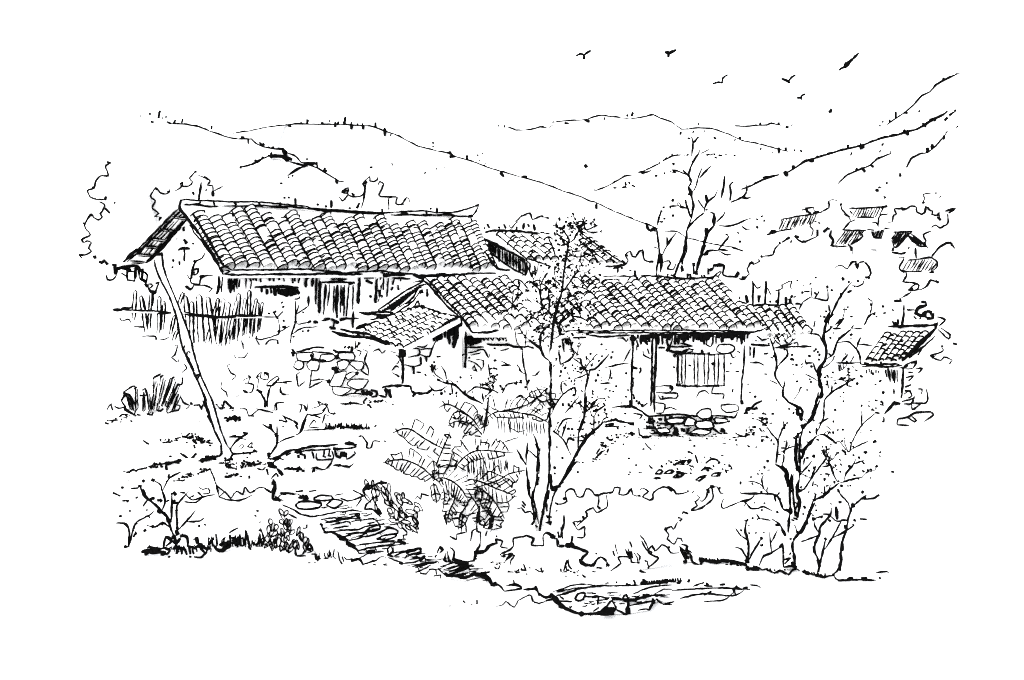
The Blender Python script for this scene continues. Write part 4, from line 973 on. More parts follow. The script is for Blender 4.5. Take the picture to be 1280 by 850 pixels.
# ================================================================== bare trees behind the cottage
def bare_tree(label, trunk, limbs, Y, bodies=(), group='bare trees', name='bare_tree', base=None, amp=1.2, dots=(), cat='tree', leaves=None):
    """trunk / limbs: list of (zoom, width, strokes); bodies: (centre line px, radii px) white wood between the lines"""
    rule = flat(Y, amp, 45, Y)
    t = Thing(name, label, cat, base or gpt(pts(trunk[0][0], trunk[0][2].split('|')[0])[0][0], Y), group)
    m = MB()
    for line, rads in bodies:
        f = rule(line)
        c = [P(x, y, f(x, y) + 1.5 * r * Y / F + .05) for (x, y), r in zip(line, rads)]
        m.tube(c, [.9 * r * Y / F for r in rads], 8, 0)
    for z, ww, s_ in trunk: m.ink(S(z, ww, s_), rule, wob=.45)
    t.part('trunk', m, WOOD)
    if limbs:
        for z, ww, s_ in limbs:
            m = MB(); m.ink(S(z, ww, s_), rule, wob=.4, taper=.6); t.part('branch', m, WOOD)
    if dots:
        m = MB()
        for z, ww, s_ in dots: m.dots(z, ww, s_, rule)
        t.part('leaves', m, LEAF)
    if leaves:
        tw, lf = MB(), MB()
        for x0, y0, x1, y1, nt_, nl in leaves:
            lines = [p for z, ww, s_ in limbs for p, _ in S(z, ww, s_)]
            cand = [(a, b) for p in lines for a, b in zip(p, p[1:]) if x0 < a[0] < x1 and y0 < a[1] < y1]
            subs = []
            for _ in range(nt_ // 4):
                if not cand: break
                a, b = random.choice(cand); q = random.random()
                p = (lerp(a[0], b[0], q), lerp(a[1], b[1], q)); line = [p]
                an = random.choice([random.uniform(-2.9, -1.9), random.uniform(-1.3, -.2)]); L = random.uniform(12, 34)
                for k in range(4):
                    an += random.uniform(-.35, .35); line.append((line[-1][0] + L / 4 * math.cos(an), line[-1][1] + L / 4 * math.sin(an)))
                line = [q_ for q_ in line if x0 - 6 < q_[0] < x1 + 6 and y0 - 4 < q_[1] < y1]
                if len(line) < 2: continue
                tw.stroke(line, random.uniform(.5, .9), rule, wob=.5, taper=.7)
                subs += list(zip(line, line[1:]))
            cand = cand + subs * 2
            for _ in range(nt_ // 2):
                if not cand: break
                a, b = random.choice(subs or cand); q = random.random()
                p = (lerp(a[0], b[0], q), lerp(a[1], b[1], q))
                an = random.uniform(-2.9, -.25); L = random.uniform(4, 10); bend = random.uniform(-.5, .5)
                q1 = (p[0] + L * .5 * math.cos(an), p[1] + L * .5 * math.sin(an)); q2 = (q1[0] + L * .5 * math.cos(an + bend), q1[1] + L * .5 * math.sin(an + bend))
                tw.stroke([p, q1, q2], random.uniform(.4, 1.0), rule, wob=.4)
                if random.random() < .5: tw.stroke([q1, (q1[0] + L * .4 * math.cos(an - .9), q1[1] + L * .4 * math.sin(an - .9))], .8, rule)
                if random.random() < .5: lf.stroke([q2, (q2[0] + 1, q2[1] + 1.5)], random.uniform(2, 3.4), rule, wob=0, taper=.2)
            for _ in range(nl):
                if not cand: break
                a, b = random.choice(cand)
                x, y = a[0] + random.gauss(0, 18), a[1] + random.gauss(0, 14)
                if not (x0 < x < x1 and y0 < y < y1): continue
                an = random.uniform(0, 6.28); L = random.uniform(1, 3)
                lf.stroke([(x, y), (x + L * math.cos(an), y + L * math.sin(an))], random.uniform(1.6, 3.6), rule, wob=0, taper=.2)
        t.part('twigs', tw, WOOD); t.part('leaves', lf, LEAF)
    return t
bare_tree('forked bare tree farthest left behind the cottage ridge', [('B4', 3.0, "368 530 372 470 385 410 380 340 370 260|390 505 400 440 402 400"), ('B4', 6.0, "390 400 392 450"), ('B4', 3.4, "370 530 385 520")],
          [('B4', 2.6, "400 410 430 350 480 280|430 350 428 305"), ('B4', 3.0, "372 240 385 190 398 150|310 232 322 262 365 268"), ('B4', 2.0, "440 130 490 125|485 100 500 130 545 142|355 360 375 368")], 46,
          [([(822, 430), (824, 345), (826, 322)], [3, 2.5, 1.5])], dots=[('B4', 3.6, "408 128 396 150 415 195 398 212 462 90 462 176 445 132")])
bare_tree('tallest bare tree behind the cottage, its top above the hills', [('B4', 3.0, "470 530 500 450 525 390 540 300 545 260 590 205 640 165|510 505 520 430 540 390|450 530 480 525"), ('B4', 4.6, "535 300 540 390|465 525 480 510|515 470 518 500"), ('B4', 2.4, "540 270 560 220 570 185 560 170|568 190 580 120 562 50 550 20 570 0|562 190 545 130 535 95")],
          [('B4', 2.8, "640 165 655 110 700 70 718 35|655 110 653 60|640 140 605 90|650 150 660 145"), ('A4', 2.8, "20 700 30 620 15 550 5 520 20 490 5 450 20 400 30 375 60 330 70 300|20 345 30 270 20 235|30 270 60 235|75 330 120 305"), ('A4', 2.4, "25 550 45 520 60 460 80 412|65 470 130 400|0 560 20 570|5 470 20 490"), ('A3', 2.6, "1195 460 1160 425|1200 455 1100 420 1120 440 1085 430|1185 640 1175 595|1190 640 1150 630 1130 600|1085 630 1120 628"), ('B4', 5.0, "560 30 568 60|652 60 655 100"), ('A4', 4.6, "12 540 20 570|25 370 30 385"), ('A4', 2.6, "105 335 130 338 145 330")], 46.5,
          [([(845, 430), (850, 345), (858, 310)], [3, 3, 1.5])], dots=[('A4', 3.6, "160 348 182 336 216 328 265 336 150 330 190 335 110 335"), ('A3', 3.6, "1105 388 1100 590 1035 715 1052 698 1103 680")])
bare_tree('bare tree leaning right, third behind the cottage ridge', [('B4', 3.4, "575 515 600 490 620 420 640 350 655 290 690 245 705 220|595 510 610 440 650 350|580 450 582 515"), ('B4', 6.0, "640 340 652 300|625 400 640 345|652 250 655 300|590 515 600 500|580 450 582 470")],
          [('B4', 2.8, "705 230 698 170 670 160|710 220 750 180 762 155|720 235 760 242 820 232 880 205 912 195"), ('B4', 3.0, "630 410 660 385 690 380 720 380|720 375 760 330 780 300 770 285|720 375 780 380|800 365 830 372 862 385"), ('B4', 2.2, "720 378 760 402 798 404|855 240 880 258 912 258|660 405 665 390"), ('B4', 5.0, "692 180 698 240|640 405 660 400"), ('A4', 2.4, "190 585 205 520 210 455")], 45.5,
          [([(868, 430), (872, 345), (878, 318)], [2.5, 2, 1.5])], dots=[('B4', 3.6, "945 198 968 182 985 205 942 243 838 275 845 325 770 285")])

# ================================================================== foreground trees
YC = 23.2
bare_tree('slender bare tree in the centre foreground, in front of the cottage', [
    ('PX', 3.0, "674 670 676 655 680 633 686 600 687 560 687 530 688 500 689 470|689 470 688 440 690 425 692 400 697 380 702 365|669 670 665 666 664 657 668 652 667 639 664 624 660 611 659 600 658 584"),
    ('PX', 2.4, "673 655 669 633 667 618 671 600 672 580 672 562 669 555|686 666 687 644 691 622 697 610"),
    ('PX', 5.5, "660 600 661 612 664 622|688 600 690 612 700 606|668 640 668 650|672 596 671 606"),
    ('C5', 4.0, "1040 240 1045 290|1040 340 1045 400|1045 560 1048 630|910 630 930 640|940 660 942 700|1035 480 1040 540|1025 640 1020 720"), ('B8', 4.2, "1225 470 1228 560|1230 590 1228 622|1228 480 1222 520|1232 340 1238 300"), ('C6', 3.2, "548 150 545 200|575 60 572 110|560 205 590 212 565 215|545 262 560 245 590 240 575 270|480 80 485 130|500 260 510 268|560 130 566 180")],
  [('C5', 3.4, "1045 632 1090 628 1150 520 1200 430 1260 350 1280 330|1090 640 1140 560 1190 490 1215 500"), ('C5', 5.0, "1240 360 1258 340|1050 635 1100 630|1160 510 1180 475|1100 615 1115 600"),
   ('B7', 3.4, "165 840 195 790 245 710 270 690 330 640 345 622"), ('B7', 5.0, "230 735 248 708|265 695 290 685|175 830 195 800"),
   ('B7', 2.8, "195 790 200 680 230 590 235 450 250 380 245 340 215 300 210 270 172 262|250 385 265 330 290 328 330 290 372 240|205 690 230 600 245 480"),
   ('B7', 2.2, "285 670 285 600 270 590 268 568|285 600 310 560 355 530|230 590 250 560 290 520 300 500 350 490|270 525 305 500"),
   ('B7', 2.2, "70 690 100 720 130 765 155 822|70 690 110 620 165 605|130 760 140 720 158 715|100 722 125 640 130 625"),
   ('B7', 2.4, "40 590 60 540 110 470 175 430 180 450 175 512|110 470 100 440 102 400 130 390|165 382 210 372 245 352|200 480 150 545 115 580"),
   ('B7', 2.2, "90 300 145 275 180 230|215 300 195 285 165 262|92 300 110 295|455 285 495 210|345 320 420 302 490 290|375 320 380 350 365 400|320 410 390 405"),
   ('B3', 2.6, "590 850 590 750 610 640 650 480 665 350 690 200 690 175 660 125|605 745 635 730 640 665 700 615"), ('B3', 2.2, "700 615 770 630 800 655|640 730 650 690"),
   ('B3', 2.4, "610 640 580 600 580 540 572 470|540 410 570 370|530 440 545 408|525 790 530 720 590 660"),
   ('B3', 2.2, "655 480 700 420 735 370 775 358|690 200 720 180 740 140 770 132|665 350 700 325 722 322|762 250 755 302"),
   ('B3', 2.0, "520 640 515 605 570 540|370 620 365 560 398 500 400 450|480 420 520 470 545 600|610 410 640 440|790 465 825 420|720 250 760 245"),
   ('B3', 3.8, "540 845 525 800 490 775 460 752"), ('B3', 2.2, "618 75 620 110 650 120 690 172|460 350 490 410|600 400 570 440|700 440 780 460 830 490"),
   ('C5', 3.4, "850 418 875 465 905 512|912 380 905 450 905 510"), ('C5', 2.4, "975 590 965 540 970 480 960 460 915 425|945 330 970 400 980 430 985 415|980 430 975 560|880 715 900 740"), ('B8', 3.0, "1105 340 1165 390 1190 440 1222 466|1170 300 1165 380")],
  YC, [([(672, 668), (677, 640), (679, 600), (680, 560), (684, 510), (688, 460), (690, 425), (696, 385)], [3.5, 6.5, 8, 7, 3.2, 1.8, 1.5, 1]), ([(669, 666), (665, 630), (663, 600), (658, 584)], [2.5, 3, 3.4, 1]), ([(687, 664), (690, 625), (702, 600), (720, 570), (733, 550)], [2, 3.5, 3, 2, 1])],
  base=gpt(677, YC), amp=.8, leaves=[(600, 270, 760, 440, 170, 340), (690, 420, 790, 560, 45, 110)],
  dots=[('B3', 3.8, "618 180 640 170 635 235 630 325 580 335 705 355 728 370 770 325 770 412 610 345 555 465 580 475 545 630 650 552 680 578 705 540 725 600 690 490 665 515 720 640 748 690 790 660 748 770 580 710 480 730 425 525 400 480 300 580 370 440 365 480 450 420 635 60 875 132 690 505 640 410 845 395 870 378 660 630 690 665 715 680"),
        ('B3', 5.5, "570 420 580 415 690 490 700 500 708 585 712 600 560 420 510 680 545 710 730 480 760 575 640 410"),
        ('B7', 3.8, "70 262 165 300 145 375 240 265 280 265 325 180 375 445 392 225 385 255 195 190 95 335 90 362 165 665 140 525 120 405 300 500 310 585 355 580 410 420 470 345 115 655 155 720 270 300 345 490 465 480 395 450"), ('C5', 4.0, "1065 520 1068 552 1110 465 1155 355 1168 300 1120 290 1225 490 1198 545 1145 160 1130 50")])
# a leafless sapling whose boughs spread left in front of the cottage wall
bare_tree('leafless sapling with wide low boughs under the cottage eave, left of the centre tree', [('B8', 2.6, "1095 632 1085 540 1070 470 1065 400|1090 600 1105 570")],
  [('B8', 3.6, "580 570 625 588 680 600 720 640 780 680 840 708"), ('B8', 2.2, "845 700 835 640|740 655 800 612 870 625 920 640 945 685 985 712|940 680 975 600 1055 585|660 600 665 650|530 600 560 632 600 630 635 605|600 490 625 530 630 570"), ('B8', 2.4, "1085 540 1060 525 1032 478|1000 492 945 465|945 490 995 485|1120 545 1140 545 1168 515|430 640 480 650 530 645 550 630"), ('B8', 5.0, "575 568 595 575|525 645 545 630|865 620 875 628|1050 585 1060 586")], 27.5,
  [([(660, 520), (658, 470), (654, 435)], [1.6, 1.2, .8])], base=gpt(660, 27.5), amp=.6, leaves=[(530, 430, 680, 520, 30, 50)], dots=[('B8', 4.0, "560 545 1030 580 445 655 690 660 440 635 605 648 975 600 938 602 910 455 905 500")])
YR = G(986, 711)
bare_tree('big gnarled tree on the right foreground bank with dark twisted limbs', [
    ('C8', 3.2, "455 680 452 600 450 545|490 375 484 430 480 482|500 150 490 250 495 380|455 640 490 628 462 662|455 682 500 675 520 690"), ('C8', 5.0, "520 0 525 60 535 140 530 200|545 0 545 60 545 120 535 190 532 255 545 300 540 385|515 440 525 470 540 490 512 525 505 560 515 620 520 680|505 670 530 680"),
    ('C8', 2.6, "510 150 505 200 515 330 520 390|510 400 535 410|500 410 515 415|490 520 500 518|495 600 490 610|520 310 535 320 520 360 540 380"), ('C8', 6.0, "540 250 550 240|525 370 535 395|518 450 525 480|492 340 496 370|505 655 512 670"),
    ('B6', 3.0, "340 850 345 720 378 682|362 800 368 720 382 668|375 840 395 790"), ('B6', 5.0, "345 720 342 840|370 790 385 810|378 660 400 640|355 690 350 720")],
  [('B6', 5.0, "380 660 430 610 450 550 465 490 490 480 490 440 475 380 475 330 510 270 515 210 500 150 510 80 525 30 535 0"), ('B6', 7.0, "440 580 455 540|478 330 476 390|480 480 490 490|430 610 450 570|510 60 530 30|370 660 395 650|480 400 482 430"), ('B6', 2.6, "465 510 470 460|440 590 480 500"), 
   ('B5', 4.6, "530 850 525 800 540 770|525 810 555 790"), ('B5', 2.8, "540 800 590 700 660 605|535 770 530 738|600 668 597 700"),
   ('B6', 3.4, "375 625 380 570 355 540 310 520 270 480 270 440 280 390"), ('B6', 5.5, "355 545 352 590|345 545 370 550|365 580 375 620"), ('B6', 3.0, "270 440 230 380 222 350 230 330 230 270 215 210 205 180"), ('B6', 2.2, "190 388 240 415|230 330 250 295 295 250 290 210 300 185|285 250 300 235"),
   ('B6', 5.5, "375 840 395 780 460 710"), ('B6', 3.4, "460 710 490 698 510 705 570 745 590 738|500 700 520 710"), ('B6', 2.4, "455 700 480 650 500 600 505 510 545 460 640 400 640 340|470 640 530 605|545 460 548 420|640 400 680 380|460 700 460 660"), ('B6', 1.8, "590 738 645 800 660 750 715 650 800 575|715 650 720 560|650 790 690 770 760 735"),
   ('B6', 3.2, "515 270 555 240 575 180 590 155 620 130 660 95"), ('B6', 2.6, "580 175 640 170 690 215 710 260 712 295 740 300|660 95 720 95|660 92 672 75|690 210 700 170 715 145|700 185 780 192|710 290 640 292 560 290|600 290 640 240|655 285 672 255|585 300 592 338"), 
   ('B6', 2.4, "440 290 400 290 395 262|440 290 455 335 470 355|500 180 470 130 410 125|510 120 555 82|570 92 620 35|555 95 600 95"), ('B6', 2.0, "730 75 760 25 800 0|445 85 452 50|640 345 640 330|640 400 635 420 660 425|520 390 528 435"),
   ('B5', 2.2, "430 690 430 640|390 660 420 660|450 700 475 660|430 695 520 710 525 660 515 630|380 720 430 690|360 765 385 715|565 850 620 810|735 850 760 800 800 775"),
   ('C8', 2.2, "535 255 570 235 610 180 660 110 690 70 715 20|610 180 640 100|545 160 620 70|660 110 700 105 722 95 740 150 765 195|575 60 570 95|625 190 620 220"),
   ('C8', 4.4, "535 492 580 430 610 350 625 300"), ('C8', 3.2, "625 300 690 270 730 230 775 200"), ('C8', 2.4, "775 200 840 180 910 165|690 265 690 220|800 190 815 140 850 100 870 60|860 90 915 70|630 295 640 260|600 380 635 310"), ('C8', 5.5, "545 490 580 440|620 300 640 295|600 370 608 350|540 250 560 240"),
   ('C8', 3.2, "490 370 450 345 430 290 400 265 300 260 210 260 205 248|290 262 270 290 200 310"), ('C8', 2.4, "200 310 110 345 100 320 112 290|400 270 410 305|450 350 480 360"), ('C8', 2.2, "345 235 320 205 280 190 240 188|345 235 330 180 340 155|230 335 240 315 265 345 310 345 340 335 390 360|310 400 380 415|300 378 320 408|385 405 430 435 462 498"), ('C8', 5.0, "445 465 465 500|410 440 435 440|470 350 492 370"),
   ('C8', 6.5, "408 95 450 118 470 140 478 222"), ('C8', 2.4, "410 95 420 0|450 100 450 80|440 0 465 0|455 40 455 80"),
   ('B6', 2.4, "235 850 238 740 200 690 180 658|238 740 265 670 295 628|265 745 290 735 285 775 270 820|278 670 270 625"), ('B5', 2.6, "565 525 590 510 610 515 635 530 660 495 685 490 690 530 700 500 730 490 760 520 770 555 760 575 735 578|735 590 725 615 695 632 665 625|640 665 660 655")],
  YR, [([(986, 708), (989, 680), (992, 650), (994, 610), (996, 575), (1000, 545)], [7, 6.5, 5.6, 4.6, 3.6, 2])], base=gpt(986, YR), amp=.9, leaves=[(930, 330, 1110, 520, 40, 80), (1000, 540, 1120, 680, 44, 70), (930, 500, 1010, 660, 12, 34)],
  dots=[('B6', 3.8, "318 240 320 265 345 298 375 295 405 290 458 210 478 240 475 268 555 342 548 372 568 402 605 372 695 405 565 555 560 620 585 670 612 668 555 685 740 800 790 740 768 675 640 320 68 410 108 480 170 350 85 670 72 655 148 730 240 90 655 125 660 20 615 130 590 145 175 605 165 640 795 410 843 455"), ('B5', 3.8, "455 575 385 620 422 612 378 662 550 648 608 582 695 595 745 575 770 730 838 740 848 778 802 800 898 762 628 760 658 798 485 798 505 800 520 630 755 575 320 685"),
        ('C8', 4.0, "362 70 345 105 268 162 305 145 210 195 598 125 752 95 745 190 788 212 838 210 862 152 908 248 830 100 925 20 780 305 628 42 685 12 590 425 710 145 690 175 328 552 280 398 720 410 860 408 570 440 808 30")])

# ================================================================== saplings
def sapling(label, s_, px, py, ww=3.0, z='C8', extra=(), group='bare saplings', dots=()):
    Y = G(px, py)
    rule = flat(Y, .35, 30, px)
    t = Thing('sapling', label, 'sapling', gpt(px, Y), group)
    first, *rest = s_.split('|')
    m = MB(); m.ink(S(z, ww, first), rule, wob=.4, taper=.5); t.part('stem', m, WOOD)
    for r in rest:
        m = MB(); m.ink(S(z, ww * .78, r), rule, wob=.4, taper=.6); t.part('branch', m, WOOD)
    m = MB(); n_ = 0
    for zz, w3, e in extra: m.ink(S(zz, w3, e), rule, wob=.4); n_ = 1
    for zz, w3, e in dots: m.dots(zz, w3, e, rule); n_ = 1
    if n_: t.part('leaves', m, LEAF)
sapling('curved sapling just right of the big gnarled tree', "655 710 660 660 630 580 640 530 660 490 665 450 720 385 728 340|660 490 630 440 630 405|720 385 760 420 800 408|655 500 600 520 555 535|680 378 725 380|645 720 665 650 695 520|690 580 740 500 785 420|735 515 800 480 860 440|760 335 760 410", 1023, 718, 3.4, extra=[('C8', 5.0, "628 560 632 600|650 640 660 680|690 515 698 525|755 335 762 410|715 380 725 385|615 405 640 405"), ('C8', 2.0, "640 400 680 388|785 412 820 415|890 405 930 408")], dots=[('C8', 3.8, "720 410 860 410 775 305 670 395 855 435")])
sapling('rightmost sapling on the bank with a raised twig', "740 722 775 680 782 600 790 540 812 470 825 400 838 360 850 310|835 365 825 315 775 260 768 235|855 330 910 280 930 270|915 295 980 285 1002 268|778 695 790 630", 1043, 719, 3.2, extra=[('C8', 5.0, "790 540 788 590|778 600 785 640|850 315 855 340|900 290 925 280|975 285 1000 268|775 660 778 700|805 440 810 460|765 235 770 250")])
sapling('small forked sapling left of the big gnarled tree', "250 660 255 560 245 500 235 480 240 420 230 410|240 420 252 408|250 525 210 500 180 460|250 640 215 580 175 565|255 640 295 570 330 515", 934, 706, 3.4, extra=[('C8', 5.0, "235 640 260 670|325 512 332 520|240 520 252 525|245 620 250 655")], dots=[('C8', 3.2, "255 482 295 482 340 480 215 465 330 552")])
sapling('thin low sapling touching the big gnarled tree trunk', "315 672 340 620 385 600 445 560|385 600 380 530 375 480|385 540 405 500 420 470", 949, 708, 2.6, extra=[('C8', 5.0, "430 570 450 550|335 615 345 620")])
sapling('bushy bare sapling with many branches at the lower left', "455 705 430 650 410 580 370 540 330 500 280 460 260 420 250 400|250 400 235 412 200 415|375 540 395 490 375 420 370 395 325 365|380 430 415 360 485 320|455 690 465 650 460 540 470 500 530 430|430 610 435 440|470 650 520 600 570 540|515 605 590 600 620 580|425 640 380 610 335 635 290 625|435 500 480 495|415 360 418 330", 219, 674, 4.0, z='C2',
        extra=[('C2', 6.0, "240 400 262 400|265 420 280 455|315 362 335 370|350 540 380 550|455 535 465 545|365 475 375 490|405 580 425 610|270 375 272 368|440 680 455 720|350 485 362 480|310 475 330 470|455 650 470 680|445 435 455 450|375 612 385 620|320 635 330 630"), ('C2', 2.2, "270 515 290 485 300 480|290 540 292 535|150 485 190 482|95 438 140 458|420 480 400 490|480 435 510 440|505 440 550 480 620 460 680 450|585 405 610 420 640 410 650 440 610 445|580 435 610 460|505 490 570 495 610 465|530 470 560 455")],
        dots=[('C2', 4.4, "185 368 152 405 180 485 195 540 140 567 278 650 590 625 625 618 230 462 225 668 435 440 450 480")])
sapling('slim twin stemmed sapling at the far lower left corner', "185 755 190 670 180 630 160 612 115 612|190 740 225 615 310 565 330 545|215 690 225 668|300 570 310 585", 160, 686, 3.4, z='C2', extra=[('C2', 6.0, "165 745 200 757|220 668 230 670|180 755 190 760|222 618 235 612")])
sapling('short sapling on the path edge near the plank', "980 245 1030 170 1035 110 1035 55|1035 110 1000 75 1000 45|1000 75 950 45|1035 160 1075 135 1140 115", 336, 573, 3.0, z='C2', extra=[('C2', 5.5, "1025 100 1038 120|985 210 990 235|995 45 1002 75|985 65 1000 70"), ('C2', 2.4, "1140 110 1170 95 1190 50 1200 20")])
sapling('twiggy bare shrub in front of the farmhouse door', "1110 362 1120 300 1140 240 1140 120|1120 312 1180 275 1275 268|1140 200 1215 150|1140 240 1160 252 1225 240|1145 200 1160 140|1040 220 1050 270 1040 310 940 340 915 330 930 270|1045 300 1110 260|1035 212 950 210|1035 215 1010 180|1035 215 1070 180", 363, 430, 2.2, z='C1', extra=[('C1', 4.4, "1030 210 1040 222|1040 300 1050 290|1135 235 1145 245|1210 245 1228 235|1065 270 1085 268"), ('C1', 1.8, "910 330 950 392 990 345 1038 345 1045 380 1130 385|1135 110 1160 105 1165 95")], dots=[('C1', 3.6, "990 188 1020 178 1068 150 1070 228 1185 180 1180 288 1250 240 1130 320 1060 125 1215 285")])

# ================================================================== stake fence, leaning pole, bundle
YF = 36.3
FE = Thing('stake_fence', 'rough fence of crooked upright stakes beside the farmhouse gable', 'fence', gpt(225, YF))
stakes = [(215,70,208,240,16),(250,100,300,295,18),(322,75,300,280,14),(365,95,350,312,16),(400,110,388,300,14),(448,195,418,318,14),(492,65,472,140,16),(515,105,530,330,22),(555,125,558,360,22),(600,95,598,365,30),(650,100,675,385,24),(705,110,645,370,18),(742,110,700,368,20),(770,130,732,372,20),(800,110,760,368,18),(828,70,800,355,20),(855,100,832,310,16),(890,60,868,300,16),(908,112,890,325,16),(930,130,908,312,16),(955,130,932,290,12),(690,110,690,360,14),(725,140,715,360,12),(850,210,845,330,10),(788,150,780,350,12),(470,280,450,340,14)]
for k, (xa, ya, xb, yb, ww) in enumerate(stakes):
    m = MB()
    a, b = pts('C1', f"{xa+random.uniform(-14,14)} {ya+random.uniform(-10,14)} {xb+random.uniform(-10,10)} {yb+random.uniform(-14,10)}")
    hw_ = ww * K / 2
    Y = YF + random.uniform(-.12, .12)
    m.tube([P(*a, Y), P((a[0]+b[0])/2, (a[1]+b[1])/2, Y), P(*b, Y), P(b[0], b[1] + 3, Y)], [hw_ * Y / F * .85, hw_ * Y / F, hw_ * Y / F, hw_ * Y / F], 7, 0)
    r_ = flat(Y - .03)
    dk = random.choice([1.9, 2.2, 2.8]) if not 690 <= xb <= 850 else random.choice([1.1, 1.4, 1.8])
    m.stroke([(a[0]-hw_, a[1]+1), ((a[0]+b[0])/2-hw_+random.uniform(-.6,.6), (a[1]+b[1])/2), (b[0]-hw_, b[1])], dk, r_)
    m.stroke([(a[0]-hw_, a[1]+1), (a[0], a[1]-hw_*.5), (a[0]+hw_, a[1]+1), ((a[0]+b[0])/2+hw_+random.uniform(-.6,.6), (a[1]+b[1])/2), (b[0]+hw_, b[1]-1)], dk, r_)
    if 690 <= xb <= 790: m.stroke([(lerp(a[0],b[0],.6), lerp(a[1],b[1],.6)), b], 1.4, r_)
    FE.part('stake', m, WOOD)
for s_, ww in (("200 172 270 175 340 178 430 186|350 192 430 190", 2.6), ("500 180 560 195 700 210 820 205 950 205|500 195 545 202 700 218 800 212|820 195 880 210", 2.6)):
    m = MB(); p = pts('C1', s_.split('|')[0]); m.tube([P(x, y + 1.5, YF - .16) for x, y in p], [.035] * len(p), 6, 0); m.ink(S('C1', ww, s_), flat(YF - .22)); FE.part('rail', m, WOOD)
m = MB(); m.ink(S('C1', 5.0, "95 170 150 172|140 168 200 158"), flat(YF - .2)); m.ink(S('C1', 2.0, "200 172 215 170|150 172 205 172"), flat(YF - .2)); m.tube([P(141, 387.5, YF - .15), P(165, 387, YF - .15)], [.03, .03], 6, 0)
FE.part('rail', m, WOOD)
bush('shrub', 'straggly weed growing under the farmhouse rear eave', 'shrub', [('C1', 2.6, "275 10 300 50 330 80 350 40 362 10|330 75 322 150|290 35 300 20 325 30 310 45"), ('C1', 4.6, "310 65 345 75|340 20 360 15|280 20 295 40|318 80 326 110"), ('C1', 1.8, "135 215 150 232 190 225 200 245|215 265 245 268 285 272")], pts('C1', "290 40 330 75 350 40 340 20 300 20"), YF + .6, .3)
# leaning pole
LPb = G(287, 571)
LP = Thing('leaning_pole', 'long pale pole leaning from the path up to the farmhouse gable', 'pole', gpt(286, LPb))
lpY = lambda st: (lambda px, py: lerp(LPb, 35.5, min(1, max(0, (571 - py) / 252.0))))
L_ = pts('B1', "515 430 530 500 600 640") + pts('C1', "460 210 480 330 500 400 540 490 600 620 640 740 668 830") + pts('C2', "680 90 715 160 715 215 690 235")
R_ = pts('B1', "560 400 575 500 640 660") + pts('C1', "500 220 540 330 560 420 600 550 660 680 680 740 708 840") + pts('C2', "720 100 750 175 775 185")
m = MB()
N = 24
def at(pl, t):
    y = lerp(324, 566, t)
    for a, b in zip(pl, pl[1:]):
        if a[1] <= y <= b[1]: return lerp(a[0], b[0], (y - a[1]) / (b[1] - a[1] + 1e-6)), y
    return (pl[0] if y < pl[0][1] else pl[-1])[0], y
c, r = [], []
for k in range(N):
    t = k / (N - 1); a, b = at(L_, t), at(R_, t)
    Y = lpY(0)(0, a[1]); hw_ = abs(b[0] - a[0]) / 2
    c.append(P((a[0] + b[0]) / 2, a[1], Y + hw_ * Y / F)); r.append(hw_ * Y / F)
m.tube(c, r, 10, 0)
lk = lambda st: (lambda px, py: lpY(0)(px, py) - .02)
m.stroke(L_, 2.4, lk, wob=.4); m.stroke(R_, 2.4, lk, wob=.4)
m.ink(S('B1', 5.5, "515 412 540 405 562 392|555 395 562 410"), lk); m.ink(S('C1', 5.0, "512 432 530 412 540 420|565 552 590 540 580 575|515 430 560 520"), lk)
m.ink(S('C1', 2.4, "500 400 515 362 528 358 520 420|520 430 545 500 578 578|610 690 640 760 660 820|600 620 640 700|575 540 600 545|655 670 670 720"), lk); m.ink(S('C2', 4.6, "712 170 716 215 695 235|640 0 660 40"), lk)
LP.part('shaft', m, WOOD)
# bundle of cut stakes
YB = G(190, 518)
BU = Thing('stake_bundle', 'leaning bundle of cut stakes with black tips on the left terrace', 'bundle', gpt(188, YB))
for (xa, ya, xb, yb, ww, tip) in ((170,650,195,742,5,0),(190,650,215,748,4,0),(222,612,226,742,3,5),(272,640,266,748,5,0),(290,640,300,742,4,0),(330,650,300,762,4,0),(330,565,322,740,3,0),(372,545,345,742,3.4,7),(385,560,352,700,2.6,0),(425,560,372,720,3.6,0),(436,555,395,722,3,8),(468,592,402,742,4,5),(472,650,430,752,3.6,0),(350,590,330,720,2.4,0),(455,580,410,690,2.4,0)):
    m = MB(); a, b = pts('C1', f"{xa} {ya} {xb} {yb}"); Y = YB + random.uniform(-.15, .15)
    m.tube([P(*a, Y), P(*b, Y)], [.045, .05], 7, 0)
    m.stroke([(a[0], a[1]), ((a[0]+b[0])/2+.5, (a[1]+b[1])/2), (b[0], b[1])], ww * .6, flat(Y - .06), wob=.5)
    m.stroke([(a[0]+3, a[1]+2), (b[0]+3, b[1]-2), (b[0]+1, b[1]+1)], 1.0, flat(Y - .06), wob=.5)
    if tip: m.stroke([a, (a[0] + 1.5, a[1] + 2)], tip, flat(Y - .08), wob=0)
    BU.part('stake', m, WOOD)
m = MB(); m.pillow(pts('C1', "160 640 220 605 235 650 320 640 330 560 440 550 480 600 440 750 200 760 145 690"), YB + .2, .5)
m.ink(S('C1', 3.4, "155 640 190 620 222 605 230 650|155 645 190 655|145 690 170 650|145 690 165 720 170 742 215 768 225 745|325 565 370 535|250 660 290 655 280 620 265 630"), flat(YB - .2)); m.ink(S('C1', 2.4, "345 740 370 750 385 735|400 745 410 760 430 750 470 745 480 720 455 715|480 668 500 700 535 718 515 735|290 765 322 772 325 755|490 560 495 590 470 602|320 600 335 605"), flat(YB - .2))
BU.part('core', m, WOOD)

